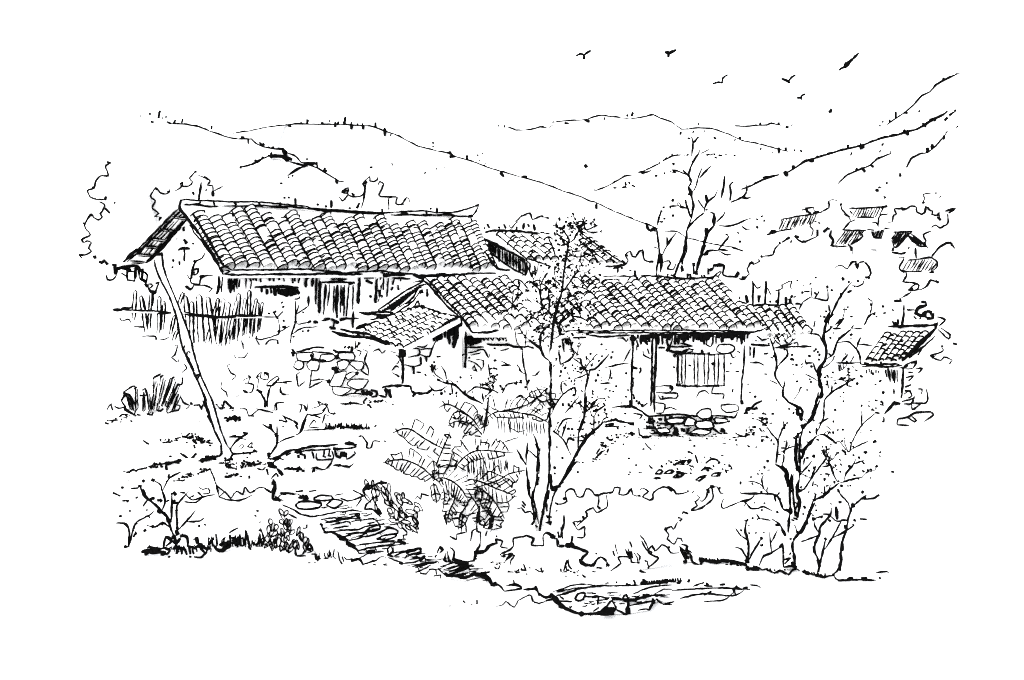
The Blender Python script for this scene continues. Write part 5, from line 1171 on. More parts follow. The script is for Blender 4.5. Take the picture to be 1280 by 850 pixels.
# ================================================================== rubble wall, shrubs and planks on the terrace
YW = G(410, 505)
RW = Thing('rubble_wall', 'low dry wall of round rubble stones left of the lean-to', 'wall', gpt(410, YW))
m = MB()
q = pts('C3', "220 185 340 160 560 180 640 180 650 400 620 430 480 430 430 390 240 370")
f_ = [P(x, y, YW + .12) for x, y in q]; m.prism(f_, Vector((0, .6, 0)))
wr = flat(YW - .02)
m.ink(S('C3', 3.4, "230 182 290 170 345 155 392 160|450 185 500 182 560 188|440 170 470 185|205 165 225 195"), wr)
m.ink(S('C3', 2.2, "320 180 370 185 440 190|320 290 305 380|310 345 360 340 415 345|240 380 232 310 250 300|240 350 245 380 282 350|300 390 340 370 380 350|610 170 635 180 620 230 640 280 640 320|570 170 600 180 590 205|490 435 560 420 620 430|620 250 600 290|600 290 640 315 |560 420 590 400 640 400|480 480 560 475"), wr)
m.ink(S('C3', 6.5, "450 265 460 300|455 200 465 225|630 405 665 430|640 420 655 412|505 150 512 160|525 150 535 162|430 275 470 285|410 340 420 360|570 300 585 310"), wr)
m.ink(S('C3', 4.6, "205 180 215 210|310 195 322 220|320 225 370 235|550 150 545 180|365 235 400 235|655 400 690 410 685 435 660 440|600 405 640 430"), wr)
RW.part('core', m, STONE)
for s_ in ("228 235 215 268 243 286 268 272 270 242 250 232", "290 250 320 226 355 232 360 268 345 290 302 282", "232 190 320 185 325 210 300 235 240 230", "370 200 440 195 455 210 430 232 365 238", "462 240 475 282 512 280 532 240 500 228", "535 250 545 235 610 240 616 275 580 285", "450 305 515 292 500 350 480 380 420 372", "525 342 512 320 550 296 575 306", "520 370 540 342 640 340 610 388 570 396", "435 382 445 420 490 432 545 395 500 385", "470 190 555 190 560 225 480 222"):
    mm = MB(); mm.stone(pts('C3', s_), YW, .3, 1.3); RW.part('stone', mm, STONE)
def scrub(label, px, py, strokes, poly=None, T=.4, group='low shrubs on the terraces', dots=()):
    low = max(q[1] for z, ww, s_ in strokes for p, _ in S(z, ww, s_) for q in p)
    Y = G(px, max(py, low + .5))
    mb = MB()
    if poly: mb.pillow(pts(*poly), Y + .05, T)
    for z, ww, s_ in strokes: mb.ink(S(z, ww, s_), flat(Y, .2, 20, px), wob=.4)
    for z, ww, s_ in dots: mb.dots(z, ww, s_, flat(Y))
    solo('shrub', mb, LEAF, gpt(px, Y), label, 'shrub', group)
scrub('small crooked shrub with a dark forked stem left of the rubble wall', 335, 513, [('C3', 2.75, "48 500 48 450 20 410 0 400|68 500 65 460 75 400 100 360"), ('C3', 1.76, "100 360 130 335 125 320|95 360 140 358 210 348|60 380 100 372 135 332|45 440 60 480|55 500 60 460"), ('C1', 1.43, "840 575 880 555 870 590 900 600 890 640 850 645 840 630|850 590 895 590|920 620 930 570 915 555 945 525 940 560 980 570 985 535 960 525 965 550|975 605 990 580 1040 550 1045 580|970 600 1010 605"), ('C1', 3.03, "870 545 885 560|960 530 985 545|840 632 865 642|1070 585 1090 590|920 625 950 640"), ('C3', 1.43, "140 385 150 420 190 425|105 515 115 475 165 468|0 505 50 520 100 525|0 330 20 320")])
scrub('dark curled shrub at the head of the seedling row', 375, 543, [('C3', 2.75, "245 652 270 590 295 540 320 545 380 530 402 492|240 600 220 580 150 545|275 490 290 520"), ('C3', 1.98, "402 490 355 465 365 490 320 505|130 570 180 582 150 545|240 480 280 490 290 520 298 470|405 490 420 530 455 538|305 605 330 570 345 592|380 592 395 540 420 552|330 545 370 560|250 530 262 500 255 480|365 485 410 480 395 510"), ('C3', 3.85, "215 575 240 600|270 590 285 565|440 540 455 530|225 600 240 625|380 520 395 505|130 575 150 572"), ('C3', 1.43, "150 610 160 608|300 610 340 615 360 612")])
# seedling row
YS2 = G(440, 538)
m = MB()
for k in range(30):
    x = lerp(395, 640, k / 29) + random.uniform(-4, 4)
    hgt = random.uniform(12, 38)
    m.ink(S('C3', random.choice([1.5, 2.2, 3]), f"{x} {622+random.uniform(-4,6)} {x+random.uniform(-5,5)} {622-hgt}"), flat(YS2 + random.uniform(-.2, .2)))
m.ink(S('C3', 1.6, "245 652 290 632 380 625 450 616|480 612 560 618 640 618"), flat(YS2)); m.ink(S('C3', 5.0, "540 605 560 612|490 615 510 612|678 603 686 610|580 612 600 608|640 615 650 622"), flat(YS2))
m.ink(S('C3', 2.6, "245 655 275 635 310 650 290 632|725 650 730 653"), flat(YS2))
o = m.build('seedling_row', LEAF, gpt(440, YS2)); o['kind'] = 'stuff'
tag(o, 'dark row of young seedlings planted along a terrace edge', 'seedlings')
# plank trough
YT = G(405, 586)
PT = Thing('garden_trough', 'low plank trough on short legs on the left terrace', 'trough', gpt(405, YT))
m = MB(); q = pts('C3', "210 745 330 720 470 710 560 702 580 725 450 740 240 760"); m.prism([P(x, y, YT) for x, y in q], Vector((0, .5, .05)))
m.ink(S('C3', 3.2, "210 745 330 722 400 718 470 710|450 738 510 735 575 725"), flat(YT - .04)); m.ink(S('C3', 6.0, "225 745 260 755|230 760 255 745|545 705 575 718|505 705 560 705|440 735 470 738"), flat(YT - .04)); m.ink(S('C3', 2.6, "80 800 130 780 210 745|130 790 150 765|90 820 130 790 160 800|250 760 290 745 350 745 430 738|170 775 200 760"), flat(YT - .04))
PT.part('board', m, WOOD)
for s_, ww in (("320 752 330 792", 3), ("345 760 352 800 440 792 432 745", 2.6), ("390 745 385 780 400 785", 2.6), ("420 742 415 775 430 778", 2.6), ("515 765 520 795 570 762 560 750", 2.6), ("440 790 430 815 400 850", 3.2), ("275 765 280 795", 3.2)):
    m = MB(); m.ink(S('C3', ww, s_), flat(YT)); p = pts('C3', s_); m.tube([P(p[0][0], p[0][1], YT + .06), P(p[1][0], p[1][1], YT + .06)], [.03, .03], 6, 0); PT.part('leg', m, WOOD)
m = MB(); m.ink(S('C3', 7.0, "480 762 520 772|495 755 500 780"), flat(YT)); m.ink(S('C3', 4.0, "450 745 460 780 480 785 500 760|250 765 270 770|240 770 245 790"), flat(YT)); m.pillow(pts('C3', "450 750 510 755 520 780 470 785"), YT + .05, .25)
PT.part('soil', m, STONE)
# shrub at the foot of the leaning pole
scrub('dark little shrub with one arching branch at the foot of the leaning pole', 292, 572, [('C2', 2.75, "770 185 795 150 830 125 870 100|765 180 780 215 840 215 920 202|760 120 830 118 870 95|840 95 868 100"), ('C2', 4.40, "770 240 785 215|745 255 775 245|835 210 850 215|900 195 920 205|845 98 862 100"), ('C2', 1.65, "815 182 835 160 845 172 825 188|862 180 890 150 885 188|765 120 800 110|830 130 860 135|870 178 900 180|740 250 740 285 790 300"), ('C2', 2.75, "860 265 890 290|890 270 910 280|750 270 770 290")], dots=[('C2', 1.98, "850 255 865 232 880 215 825 280 835 272 800 298")])
# clumps and grasses at the lower left
scrub('black clump of weeds at the base of the bushy sapling', 215, 690, [('C2', 9.0, "260 778 300 772 380 778|370 785 400 782|275 785 300 780"), ('C2', 5.0, "385 750 400 692 432 712 400 742|385 750 420 770 400 792|480 682 520 690 525 738|470 720 480 700|520 740 560 752 600 738 640 770|575 690 580 730|300 745 340 760 390 755|455 740 470 780"), ('C2', 8.0, "440 715 470 722|580 738 610 742|330 765 360 770|480 690 500 682"), ('C2', 3.0, "470 740 460 790|500 740 520 795|530 745 540 790|550 760 560 790|560 805 600 808 630 780 640 755|640 740 635 770|495 750 490 790|600 760 620 780")], dots=[('C2', 3.4, "650 745 560 700 540 800 420 800")])
scrub('spiky grass tuft with dark base left of the leafy bush', 275, 690, [('C2', 6.0, "670 735 690 762 720 768 770 745|750 715 770 730|740 720 745 745"), ('C2', 2.8, "685 672 692 740 680 752|660 705 668 735|760 670 790 650 815 638|770 720 765 680|785 720 780 690|800 740 795 680|815 740 820 680|830 740 822 672|845 745 840 690|858 740 855 655 870 720|880 745 870 700|890 710 905 740|870 740 885 765|800 720 840 745"), ('C2', 4.0, "812 690 818 740|865 680 872 730|790 700 792 735")])
# leafy bush along the path (lower left)
def leaf_bush(name, label, z, cx, cy, rx, ry, n, base, ang=(.5, 2.3), L=(9, 14), W=(5, 8), extra=(), body=None, group=None, inside=None):
    Y = G(*base)
    t = Thing(name, label, 'bush', gpt(base[0], Y), group)
    (px, py), = pts(z, f"{cx} {cy}")
    m = MB()
    pol = [(px + rx * K * .6 * math.cos(k * .5236) * random.uniform(.8, 1.05), py + ry * K * .6 * math.sin(k * .5236) * random.uniform(.8, 1.05)) for k in range(12)]
    m.pillow(pol, Y + .25, .8); 
    for zz, ww, s_ in extra: m.ink(S(zz, ww, s_), flat(Y), wob=.4)
    t.part('stems', m, LEAF)
    for k in range(n):
        while True:
            u, v = random.uniform(-1.15, 1.15), random.uniform(-1.1, 1.15)
            if inside(u, v): break
        m = MB()
        m.leaf(px + rx * K * u, py + ry * K * v, Y + random.uniform(-.15, .2), random.uniform(*ang), random.uniform(*L), random.uniform(*W), random.uniform(.4, 1.1))
        t.part('leaf', m, LEAF)
leaf_bush('leafy_bush', 'dense bush of small looped leaves at the lower left beside the path', 'C2', 1080, 650, 110, 95, 60, (358, 704), L=(7, 13), W=(3, 5.5), inside=lambda u, v: abs(u + .1 - .2 * v) < .35 + .45 * (v + 1) and random.random() < .9, ang=(.9, 2.4),
          extra=[('C2', 2.4, "905 565 918 575|915 540 930 545|940 640 960 700 975 745|930 650 950 660|960 690 980 745|1000 720 1010 745|1180 640 1205 640 1205 620|1140 745 1145 795 1200 800|1130 740 1140 770|1185 790 1215 730 1240 770 1210 780|1250 800 1270 830|1215 840 1225 842|1230 790 1260 790|1100 560 1150 585"), ('C2', 4.6, "1015 700 1030 730|1080 720 1095 735|1200 760 1230 765|1250 790 1262 800|1265 820 1275 800|935 605 940 610")])
leaf_bush('leafy_bush', 'round bush of large looped leaves between path and fronds', 'C4', 690, 330, 130, 120, 52, (505, 684), L=(8, 16), W=(3, 6), inside=lambda u, v: abs(v - .7 * u) < .75 and random.random() < .9, ang=(.2, 1.6),
          extra=[('C4', 4.0, "520 240 545 215 565 235|520 235 530 265|575 215 620 198 660 200|545 200 552 230"), ('C4', 2.4, "570 235 582 270 565 300 540 322 530 350 570 348 620 395|480 335 510 295 500 275|460 240 500 260 520 275 480 290 450 300 430 302 390 285|720 400 730 440 770 480 770 495 750 500 755 530|750 400 800 390 835 430 800 480|820 290 830 275 850 295 855 262 900 275"), ('C4', 6.0, "520 238 545 232|620 195 632 192|600 350 625 380|760 390 775 400")])

# ================================================================== fronds of the big plant
YP = G(585, 684) + .3
BP = Thing('banana_plant', 'large frond plant with torn drooping leaves left of the centre tree', 'plant', gpt(583, YP))
def frond(ribs, wid_, dy, droop=.55, side=(1, 1), z='C5', comb=7.0, ww=1.3):
    wid = wid_ * 1.3
    rib = pts(z, ribs)
    # resample
    seg = []
    for a, b in zip(rib, rib[1:]):
        m_ = max(2, int(math.hypot(b[0]-a[0], b[1]-a[1]) / 2.2))
        seg += [(lerp(a[0], b[0], k / m_), lerp(a[1], b[1], k / m_)) for k in range(m_)]
    seg.append(rib[-1])
    # smooth
    for _ in range(4):
        seg = [seg[0]] + [((p[0]+2*q[0]+r[0])/4, (p[1]+2*q[1]+r[1])/4) for p, q, r in zip(seg, seg[1:], seg[2:])] + [seg[-1]]
    n = len(seg)
    m = MB()
    Yr = lambda t: YP + dy * t
    rule_pts = []
    for sd_ in (-1, 1):
        if not side[0 if sd_ < 0 else 1]: continue
        edge = []
        sdd = random.random() * 99
        for i, (x, y) in enumerate(seg):
            t = i / (n - 1)
            a, b = seg[max(0, i-2)], seg[min(n-1, i+2)]
            dx, dy_ = b[0]-a[0], b[1]-a[1]; L = math.hypot(dx, dy_) + 1e-6
            nx, ny = -dy_ / L * sd_, dx / L * sd_
            ny += droop * .6; l2 = math.hypot(nx, ny) + 1e-6; nx, ny = nx / l2, ny / l2
            prof = math.sin(math.pi * min(1, .12 + t * .95)) ** .6
            wv = wid * (side[0 if sd_ < 0 else 1]) * prof * (1 + .25 * noise.noise(Vector((t * 9, sdd, 0))))
            edge.append((x + nx * wv + dx / L * wv * .35, y + ny * wv + dy_ / L * wv * .35))
        # blade surface
        A = [P(x, y, Yr(i / (n - 1))) for i, (x, y) in enumerate(seg)]
        Bq = [P(x, y, Yr(i / (n - 1)) + (.12 if sd_ < 0 else -.12)) for i, (x, y) in enumerate(edge)]
        off = Vector((0, .012, 0))
        vs = A + Bq + [q + off for q in A] + [q + off for q in Bq]
        fs = [[i, i+1, n+i+1, n+i] for i in range(n-1)] + [[2*n+i+1, 2*n+i, 3*n+i, 3*n+i+1] for i in range(n-1)] + [[n+i, n+i+1, 3*n+i+1, 3*n+i] for i in range(n-1)]
        m.add(vs, fs, 0, True)
        # comb of leaflet lines and torn edge
        i = random.randint(1, 3); last = None
        step = max(2, int(comb / 2.2))
        while i < n - 1:
            t = i / (n - 1)
            Yl = Yr(t) - (.05 if sd_ < 0 else .17)
            s0 = random.choice([0, 0, .1, .3]); s1 = random.choice([1, 1, 1, 1, .95, .7])
            p0 = (lerp(seg[i][0], edge[i][0], s0), lerp(seg[i][1], edge[i][1], s0)); p1 = (lerp(seg[i][0], edge[i][0], s1), lerp(seg[i][1], edge[i][1], s1))
            m.stroke([p0, ((p0[0]+p1[0])/2 + random.uniform(-.5, .5), (p0[1]+p1[1])/2), p1], ww * random.uniform(.75, 1.15), flat(Yl), wob=.3)
            if s1 >= .95:
                if last is not None and random.random() < .85:
                    mid = ((last[0]+p1[0])/2, (last[1]+p1[1])/2)
                    if random.random() < .4: mid = (lerp(mid[0], seg[i][0], .25), lerp(mid[1], seg[i][1], .25))
                    m.stroke([last, mid, p1], ww, flat(Yl), wob=.3)
                last = p1
            else: last = p1 if random.random() < .5 else None
            i += step + random.randint(-1, 1) if step > 2 else step
    rr_ = lambda st: (lambda px, py: YP + dy * .5 - .2)
    m.stroke(seg[::3] + [seg[-1]], ww * 1.25, rr_, wob=.3)
    BP.part('frond', m, LEAF)
frond("640 305 600 245 545 205 490 172 440 155 400 185", 10, -.5, .7)
frond("650 335 610 285 560 262 500 255 455 285", 11, -.35, .8)
frond("368 592 385 520 430 410 460 345 470 310", 12, .2, .05, comb=8)
frond("368 590 430 545 500 515 520 460 560 390 590 300", 10, .35, .1, comb=8)
frond("372 585 330 535 260 495 200 475 150 480 85 495", 13, -.3, .6, comb=8)
frond("428 415 370 385 310 350 250 305 210 295 140 325", 13, -.2, .6, comb=7)
frond("665 320 672 250 685 180 690 120", 3.5, .4, 0, comb=8)
frond("680 240 720 205 790 200 880 212 960 228 1035 270", 18, -.35, 1.0, comb=7, side=(1, .35))
frond("760 200 850 185 920 160 975 120 1025 65", 11, .1, .1, comb=7)
frond("900 185 960 150 1010 150 1060 120 1050 190", 8, .2, .2, comb=7)
frond("490 535 540 470 590 435 650 422 740 432 830 440", 16, -.4, .9, comb=7, side=(1, .6))
frond("370 600 400 580 440 582 490 605 540 650 575 730", 14, -.6, .5, comb=6)
frond("600 640 680 620 740 600 810 555 900 540", 13, -.2, .3, comb=7)
frond("600 615 660 655 700 690 740 740 780 815", 13, -.45, .3, comb=7)
frond("590 590 650 605 720 640 780 660 850 690", 14, -.5, .9, comb=8)
frond("650 750 690 780 720 830 700 890", 11, -.6, .2, comb=7)
frond("372 610 380 650 385 690 395 735", 5, -.3, .1, comb=9)
frond("430 640 440 690 430 740", 4, -.3, .1, comb=8)
frond("560 640 600 700 640 760 610 850", 12, -.6, .1, comb=7)
frond("575 730 540 770 520 820 515 880", 8, -.6, .1, comb=7)
frond("480 640 500 700 460 780 450 850", 8, -.6, .3, comb=7)
m = MB()
for s_ in ("610 900 625 820 640 740 650 660 640 560 640 440", "560 900 580 800 540 700 460 620 372 596", "660 900 690 800 660 700 650 650", "600 880 620 760 650 560 660 380"):
    p = pts('C5', s_); m.tube([P(x, y, YP + .15) for x, y in p], [.05 - .005 * i for i in range(len(p))], 7, 0)
m.ink(S('C5', 2.6, "660 330 672 270 688 130|640 320 652 335|520 850 525 790 545 770|640 740 620 850|640 380 690 385 685 430|630 395 625 430|450 770 440 800 450 850|670 740 690 760"), flat(YP - .75)); m.ink(S('C5', 5.0, "668 290 678 240|710 800 700 840|640 700 630 715|705 815 712 835|545 790 540 810"), flat(YP - .75))
m.ink(S('C6', 2.2, "75 300 85 215 130 200|105 300 100 240|130 350 140 290 165 280|165 180 165 290 185 300 185 350|180 160 180 250 220 260|190 180 240 175 235 200|215 320 225 290|50 310 45 340 10 320|100 300 48 308"), flat(YP - .75)); m.ink(S('C6', 6.0, "245 215 240 280|255 210 250 240|235 265 240 280"), flat(YP - .75))
for x0, y0, x1, y1, n_ in ((735, 225, 1010, 260, 16), (560, 455, 800, 470, 14), (560, 500, 680, 510, 9)):
    for k in range(n_):
        x = lerp(x0, x1, (k + random.uniform(.1, .9)) / n_); y = lerp(y0, y1, k / n_) + random.uniform(0, 15)
        m.ink(S('C5', 1.0, f"{x} {y} {x+4} {y+random.uniform(25,45)} {x+random.uniform(2,10)} {y+random.uniform(55,95)}"), flat(YP - .8))
m.ink(S('C5', 1.1, "770 380 860 350|800 290 860 320 900 310|905 210 935 190 1000 230|850 150 855 180|880 110 915 150 905 185|930 80 950 120|960 60 990 100|985 60 1025 70 1010 100 1070 100 1065 130 1040 130|975 150 1000 180 960 200|1020 140 1050 165|945 175 990 205|690 170 720 190 770 205"), flat(YP - .8))
BP.part('stems', m, LEAF)

# ================================================================== rounded bushes of the foreground
Yb = G(800, 690)
bush('shrub', 'wide pale bush with scalloped outline right of the centre tree', 'shrub',
     [('C6', 2.3, "610 130 640 140 680 120 670 75 700 50 720 55 735 95 770 95 790 50 820 60 845 90 890 75 940 70 950 45 985 45 975 80 1020 85 1045 50 1055 85 1090 90|1095 60 1110 45 1145 65 1110 95 1150 115 1170 110 1175 70 1230 40 1280 55|862 92 855 150|905 85 910 150 850 185 830 160 785 180 795 208 735 262|720 255 720 235 740 240 760 232|720 255 745 285 780 265 775 325 735 330"), ('C6', 4.2, "850 150 870 165|612 130 630 140|840 85 865 90|765 215 780 210|1085 90 1100 90|920 75 940 70|618 174 622 178|715 240 725 258|660 100 668 115"),
      ('C7', 2.3, "390 320 440 315 470 335 480 352 530 350 555 335|600 360 615 375 590 400 600 420 565 445 600 445 640 425 690 380 685 320 660 325 655 370 630 395 615 392|680 315 715 315 735 350 752 350|515 470 520 455 550 467|490 490 515 495 500 510|490 515 465 555 455 540 418 555 440 590 430 610 470 640 490 605 510 610 520 640"), ('C7', 5.0, "675 312 700 312|660 325 665 350|565 445 580 445|415 552 430 560|545 340 552 338|575 342 578 345|440 325 460 335|725 318 732 325")],
     [(694, 630), (708, 612), (720, 617), (733, 612), (745, 620), (766, 612), (787, 617), (800, 612), (815, 615), (830, 612), (850, 617), (862, 615), (874, 622), (868, 637), (880, 635), (892, 610), (902, 615), (880, 640), (855, 655), (836, 662), (834, 675), (850, 680), (858, 690), (720, 690), (700, 670), (716, 655)], Yb, 1.6)
Yc = G(700, 712)
bush('shrub', 'smooth low bush directly under the centre tree trunk', 'shrub',
     [('C6', 2.6, "375 372 375 335 430 325 450 318 490 335 475 372 550 375|545 370 545 320 560 300 600 330 620 335 628 378 665 375|310 440 300 425 360 395 375 372|320 475 350 435 380 430 360 460 355 490|750 450 760 480 830 490 845 460 880 440 910 460|310 430 370 420 330 460"), ('C6', 4.2, "450 318 485 332|560 300 590 310|665 375 700 380 740 388 800 415 770 440 760 470 800 485 840 488|635 378 665 376|680 365 720 370|345 435 360 425|310 440 330 435|700 355 720 385"), ('C6', 7.0, "670 370 700 378|705 360 715 380|585 318 605 328"), ('C6', 3.4, "635 330 628 295|645 270 655 335|662 202 660 260 640 330|625 340 630 370|710 320 705 355|600 320 615 325")],
     pts('C6', "375 372 375 335 450 320 490 335 475 372 550 372 560 302 620 335 628 378 740 388 800 415 770 440 840 490 700 520 560 530 400 520 320 475 310 440"), Yc, 1.2)
Yd = G(600, 706)
bush('shrub', 'small pale bush at the foot of the big fronds', 'shrub',
     [('C6', 2.4, "160 410 210 408 240 375 280 360 270 340 310 350 300 380 340 390|185 350 175 390 160 410|150 410 165 405 215 405"), ('C6', 4.4, "270 338 285 345|150 435 160 455|155 405 160 440|275 318 280 325"), ('C6', 2.0, "100 465 150 460 155 435|160 420 190 420|425 122 445 145|420 140 440 160|395 165 420 160 440 185 470 180 490 210")],
     pts('C6', "160 410 210 408 240 375 280 360 270 340 310 350 300 380 340 390 330 470 160 470"), Yd, .8)
bush('shrub', 'leafy fringe bush with grass blades at the foot of the wide pale bush', 'shrub',
     [('C7', 2.2, "0 755 50 715 95 755 80 770|105 795 165 750 150 715 220 715 225 745 265 745|315 740 325 770 380 720 320 690 345 650 360 680 400 645 430 660 450 690 500 690|320 740 300 735"), ('C7', 2.6, "130 640 148 700|120 680 130 710|215 625 228 660|275 590 300 620 325 680|280 620 322 690|190 670 212 720|205 665 228 740|240 690 260 720 262 745|195 680 205 700|222 680 232 720|255 690 275 710 270 735"), ('C7', 4.4, "210 700 215 725|80 755 100 765|320 680 345 690|345 655 355 670|325 770 320 780|435 655 440 665|258 745 272 748")],
     pts('C7', "105 795 165 750 220 715 265 745 320 740 380 720 345 650 400 645 450 690 500 700 480 740 380 770 200 800"), G(790, 715), .8)
bush('shrub', 'dark knotted weeds where the right bank begins', 'shrub',
     [('C7', 3.6, "500 650 515 690 540 740|520 690 560 700 575 745 620 762 632 720 660 738|505 660 530 680 545 655 510 640|530 720 550 680 570 690"), ('C7', 7.0, "540 715 555 720|610 725 640 735|625 745 635 720|530 735 532 750"), ('C7', 4.4, "630 735 720 745 740 735 770 735 830 745 880 760 900 785")],
     pts('C7', "500 650 545 655 570 690 632 720 620 762 575 745 530 740"), G(872, 706), .5)
# low leafy plants on the slope below the footing
m = MB()
rY3 = upright
m.ink(S('C7', 3.2, "360 240 385 215 405 225 380 245 360 240|410 240 440 220 468 225 440 238 410 240|460 260 490 240 528 235 500 258 460 265|475 185 520 165 540 165 500 188|650 180 680 155 718 160|620 225 650 205 690 215|580 290 610 260 655 250 620 275 585 292|680 250 700 235 735 235 710 255 680 250|540 190 570 160 550 155"), rY3)
m.ink(S('C7', 5.0, "365 238 380 242|370 265 392 268|315 292 340 290|475 185 500 180|640 205 680 212|700 158 716 162|350 280 362 285|480 250 510 258|560 235 568 240|470 262 500 265|515 180 525 190|655 210 665 225"), rY3)
m.ink(S('C7', 2.4, "555 190 580 200|575 190 580 205|560 205 570 220|530 235 545 240|480 230 500 225 520 240"), rY3)
o = m.build('low_plants', LEAF, gbase(850, 600)); o['kind'] = 'stuff'; tag(o, 'patch of low flat-leaved plants on the slope below the barred window', 'plants')
m = MB()
m.ink(S('B7', 4.4, "1110 565 1160 562 1182 550|1130 575 1165 580"), upright); m.ink(S('B7', 3.4, "1182 550 1210 525 1248 508|1130 560 1180 548 1200 560|1190 560 1220 545"), upright); m.ink(S('B7', 8.0, "1120 568 1160 575|1130 572 1150 565"), upright)
m.dots('B7', 3.8, "1220 548 1195 605 1180 668 1160 690 1245 675 1275 660 1100 690 1150 715 1260 605 1250 575", upright)
m.ink(S('B7', 2.2, "1210 610 1240 625 1270 640 1275 615|1150 695 1180 705|1240 712 1268 716|1030 720 1050 725|1100 700 1150 718"), upright)
solo('shrub', m, LEAF, gbase(930, 519), 'dark twig sprig at the right corner of the stone footing', 'shrub', 'low shrubs on the terraces')
m = MB()
m.ink(S('B7', 3.0, "320 750 345 750|325 770 360 765|300 810 320 780|290 840 330 800 350 790|360 800 370 780|370 730 395 735|410 715 430 728|490 690 520 700|495 700 510 710"), upright)
m.ink(S('B7', 6.0, "418 712 424 728|495 690 505 695|358 798 364 802|298 812 304 812"), upright)
m.dots('B7', 4.0, "420 660 465 575 460 650 570 778 485 832 325 755 350 770 325 800 300 830 375 730 835 730 860 762 1170 762 1215 768", upright)
o = m.build('grass_tufts', LEAF, gbase(755, 560)); o['kind'] = 'stuff'; tag(o, 'scattered grass tufts on the slope left of the stone footing', 'grass')

# ================================================================== stone path and slab bridge
m = MB()
outline = [(352, 622), (362, 612), (400, 612), (450, 618), (470, 640), (500, 665), (530, 690), (560, 702), (600, 712), (610, 735), (590, 728), (545, 722), (500, 712), (455, 705), (445, 690), (420, 672), (400, 660), (370, 645)]
m.prism([P(x, y, G(x, y)) + Vector((0, 0, .012)) for x, y in outline], Vector((0, 0, .02)))
gl = lambda st: (lambda px, py: G(px, py) - .4)
m.ink(S('C4', 2.2, "30 290 60 262 150 265 180 285|60 325 110 345 170 380 230 390 290 382 365 370|135 248 180 245|210 248 255 242|360 270 410 262"), gl)
m.ink(S('C4', 4.2, "280 430 300 480 340 480 380 500 430 525 430 552 480 575 495 602|450 640 500 636 520 668|55 258 80 265|430 550 470 560|275 435 290 440|375 500 390 520 430 525"), gl)
m.ink(S('C4', 2.1, "280 410 330 400 430 400 490 385|300 430 400 410 500 400|330 480 420 470 500 465 530 450 600 435|385 515 470 490 540 480 610 460|440 530 520 510 600 490 660 460 710 465 720 490 640 500|480 560 560 545 680 535 750 540|490 590 560 570 650 560 740 550|500 630 560 600 640 590|520 665 600 640 620 620 650 625|665 625 700 640 740 655|740 660 800 655 850 640 870 625|800 680 860 660 950 650|820 710 870 690 905 670|830 680 850 715 880 720 900 695 935 695 940 720|950 690 1000 730 1060 730 1100 745 1180 715|960 680 1060 650 1120 650|980 695 1080 670|1010 710 1120 670 1150 680|400 370 450 355 520 365|440 380 500 375 490 410|350 460 440 445|520 410 580 405 620 440"), gl)
m.ink(S('C4', 1.7, "330 440 420 425|420 490 500 480|300 415 340 420 420 405|560 570 700 545|530 590 600 580|600 440 640 430|640 450 700 458|1030 720 1130 685|1000 690 1050 675"), gl)
m.ink(S('C4', 5.0, "430 540 480 560|450 645 490 635|560 600 590 595|600 520 620 515|820 675 900 655|1080 650 1120 660|990 715 1010 730|1150 715 1200 720 1245 745 1258 778|730 655 745 660|720 530 760 545|480 380 500 400|1215 735 1240 750|845 640 870 620|1060 735 1100 742"), gl)
m.ink(S('C4', 3.4, "1258 780 1280 768|880 660 940 655|700 618 760 590 850 575 850 595 780 610|770 615 760 630|660 610 690 620|950 690 960 700"), gl)
m.ink(S('C6', 4.4, "0 545 50 545 90 560 150 535 190 550 225 570 250 600 290 600 320 635"), gl, wob=1.2); m.ink(S('C6', 7.0, "50 460 100 480|150 535 180 545|215 555 235 570|40 470 90 475|65 545 90 555"), gl)
m.ink(S('C6', 2.6, "320 635 420 620 380 590 350 605|330 605 370 598 410 610|0 510 60 490 150 490|0 540 100 505 140 480|40 520 120 490|375 575 380 595|30 450 100 470"), gl)
m.ink(S('C4', 5.5, "150 285 205 280|175 270 190 295|195 275 205 290|20 280 45 300"), gl)
def on_path(x, y):
    c = False
    for (ax, ay), (bx, by) in zip(outline, outline[1:] + outline[:1]):
        if (ay > y) != (by > y) and x < (bx - ax) * (y - ay) / (by - ay) + ax: c = not c
    return c
k = 0
while k < 95:
    x, y = random.uniform(395, 610), random.uniform(634, 734)
    if not on_path(x, y): continue
    k += 1
    L = random.uniform(3, 16); h_ = random.uniform(-.28, -.02)
    q = [(x, y), (x + L * .5, y + L * .5 * h_ + random.uniform(-.8, .8)), (x + L, y + L * h_)]
    if random.random() < .3: q.append((x + L + random.uniform(-1, 2), y + L * h_ + random.uniform(1.5, 4)))
    m.stroke(q, random.uniform(.2, 1.6), gl, wob=.6)
m.ink(S('C4', 1.4, "130 555 135 610 170 612 200 575|175 600 210 545 235 580 200 600|245 590 250 640 280 630|270 600 275 635 320 630 315 600|325 575 340 630|355 575 350 620 365 635|375 590 385 640|410 620 430 640 460 630|400 620 410 650|150 540 140 580|300 600 305 625|330 600 325 625|205 655 215 660|240 655 250 655"), upright)
m.ink(S('C4', 3.0, "250 635 270 632|325 590 335 610|385 640 400 665|205 575 230 580|300 628 320 632"), upright)
PATH = structure('path', m, STONE)
def flagstone(z, s_, label, ww=2.3, T=.1):
    p = pts(z, s_); m = MB()
    bx = sum(q[0] for q in p) / len(p); by = sum(q[1] for q in p) / len(p)
    q = [P(x, y, G(x, y)) + Vector((0, 0, .03)) for x, y in p]
    m.prism(q, Vector((0, 0, .05)))
    m.stroke(p, ww, lambda st: (lambda px, py: G(px, py) - .5), wob=.3, taper=.1, close=True)
    solo('flagstone', m, STONE, gbase(bx, by), label, 'stone', 'flat stones of the path')
flagstone('C4', "135 330 150 310 200 305 280 315 270 340 200 350 150 345", 'oval stone at the top of the path, largest of the top three', 3.0)
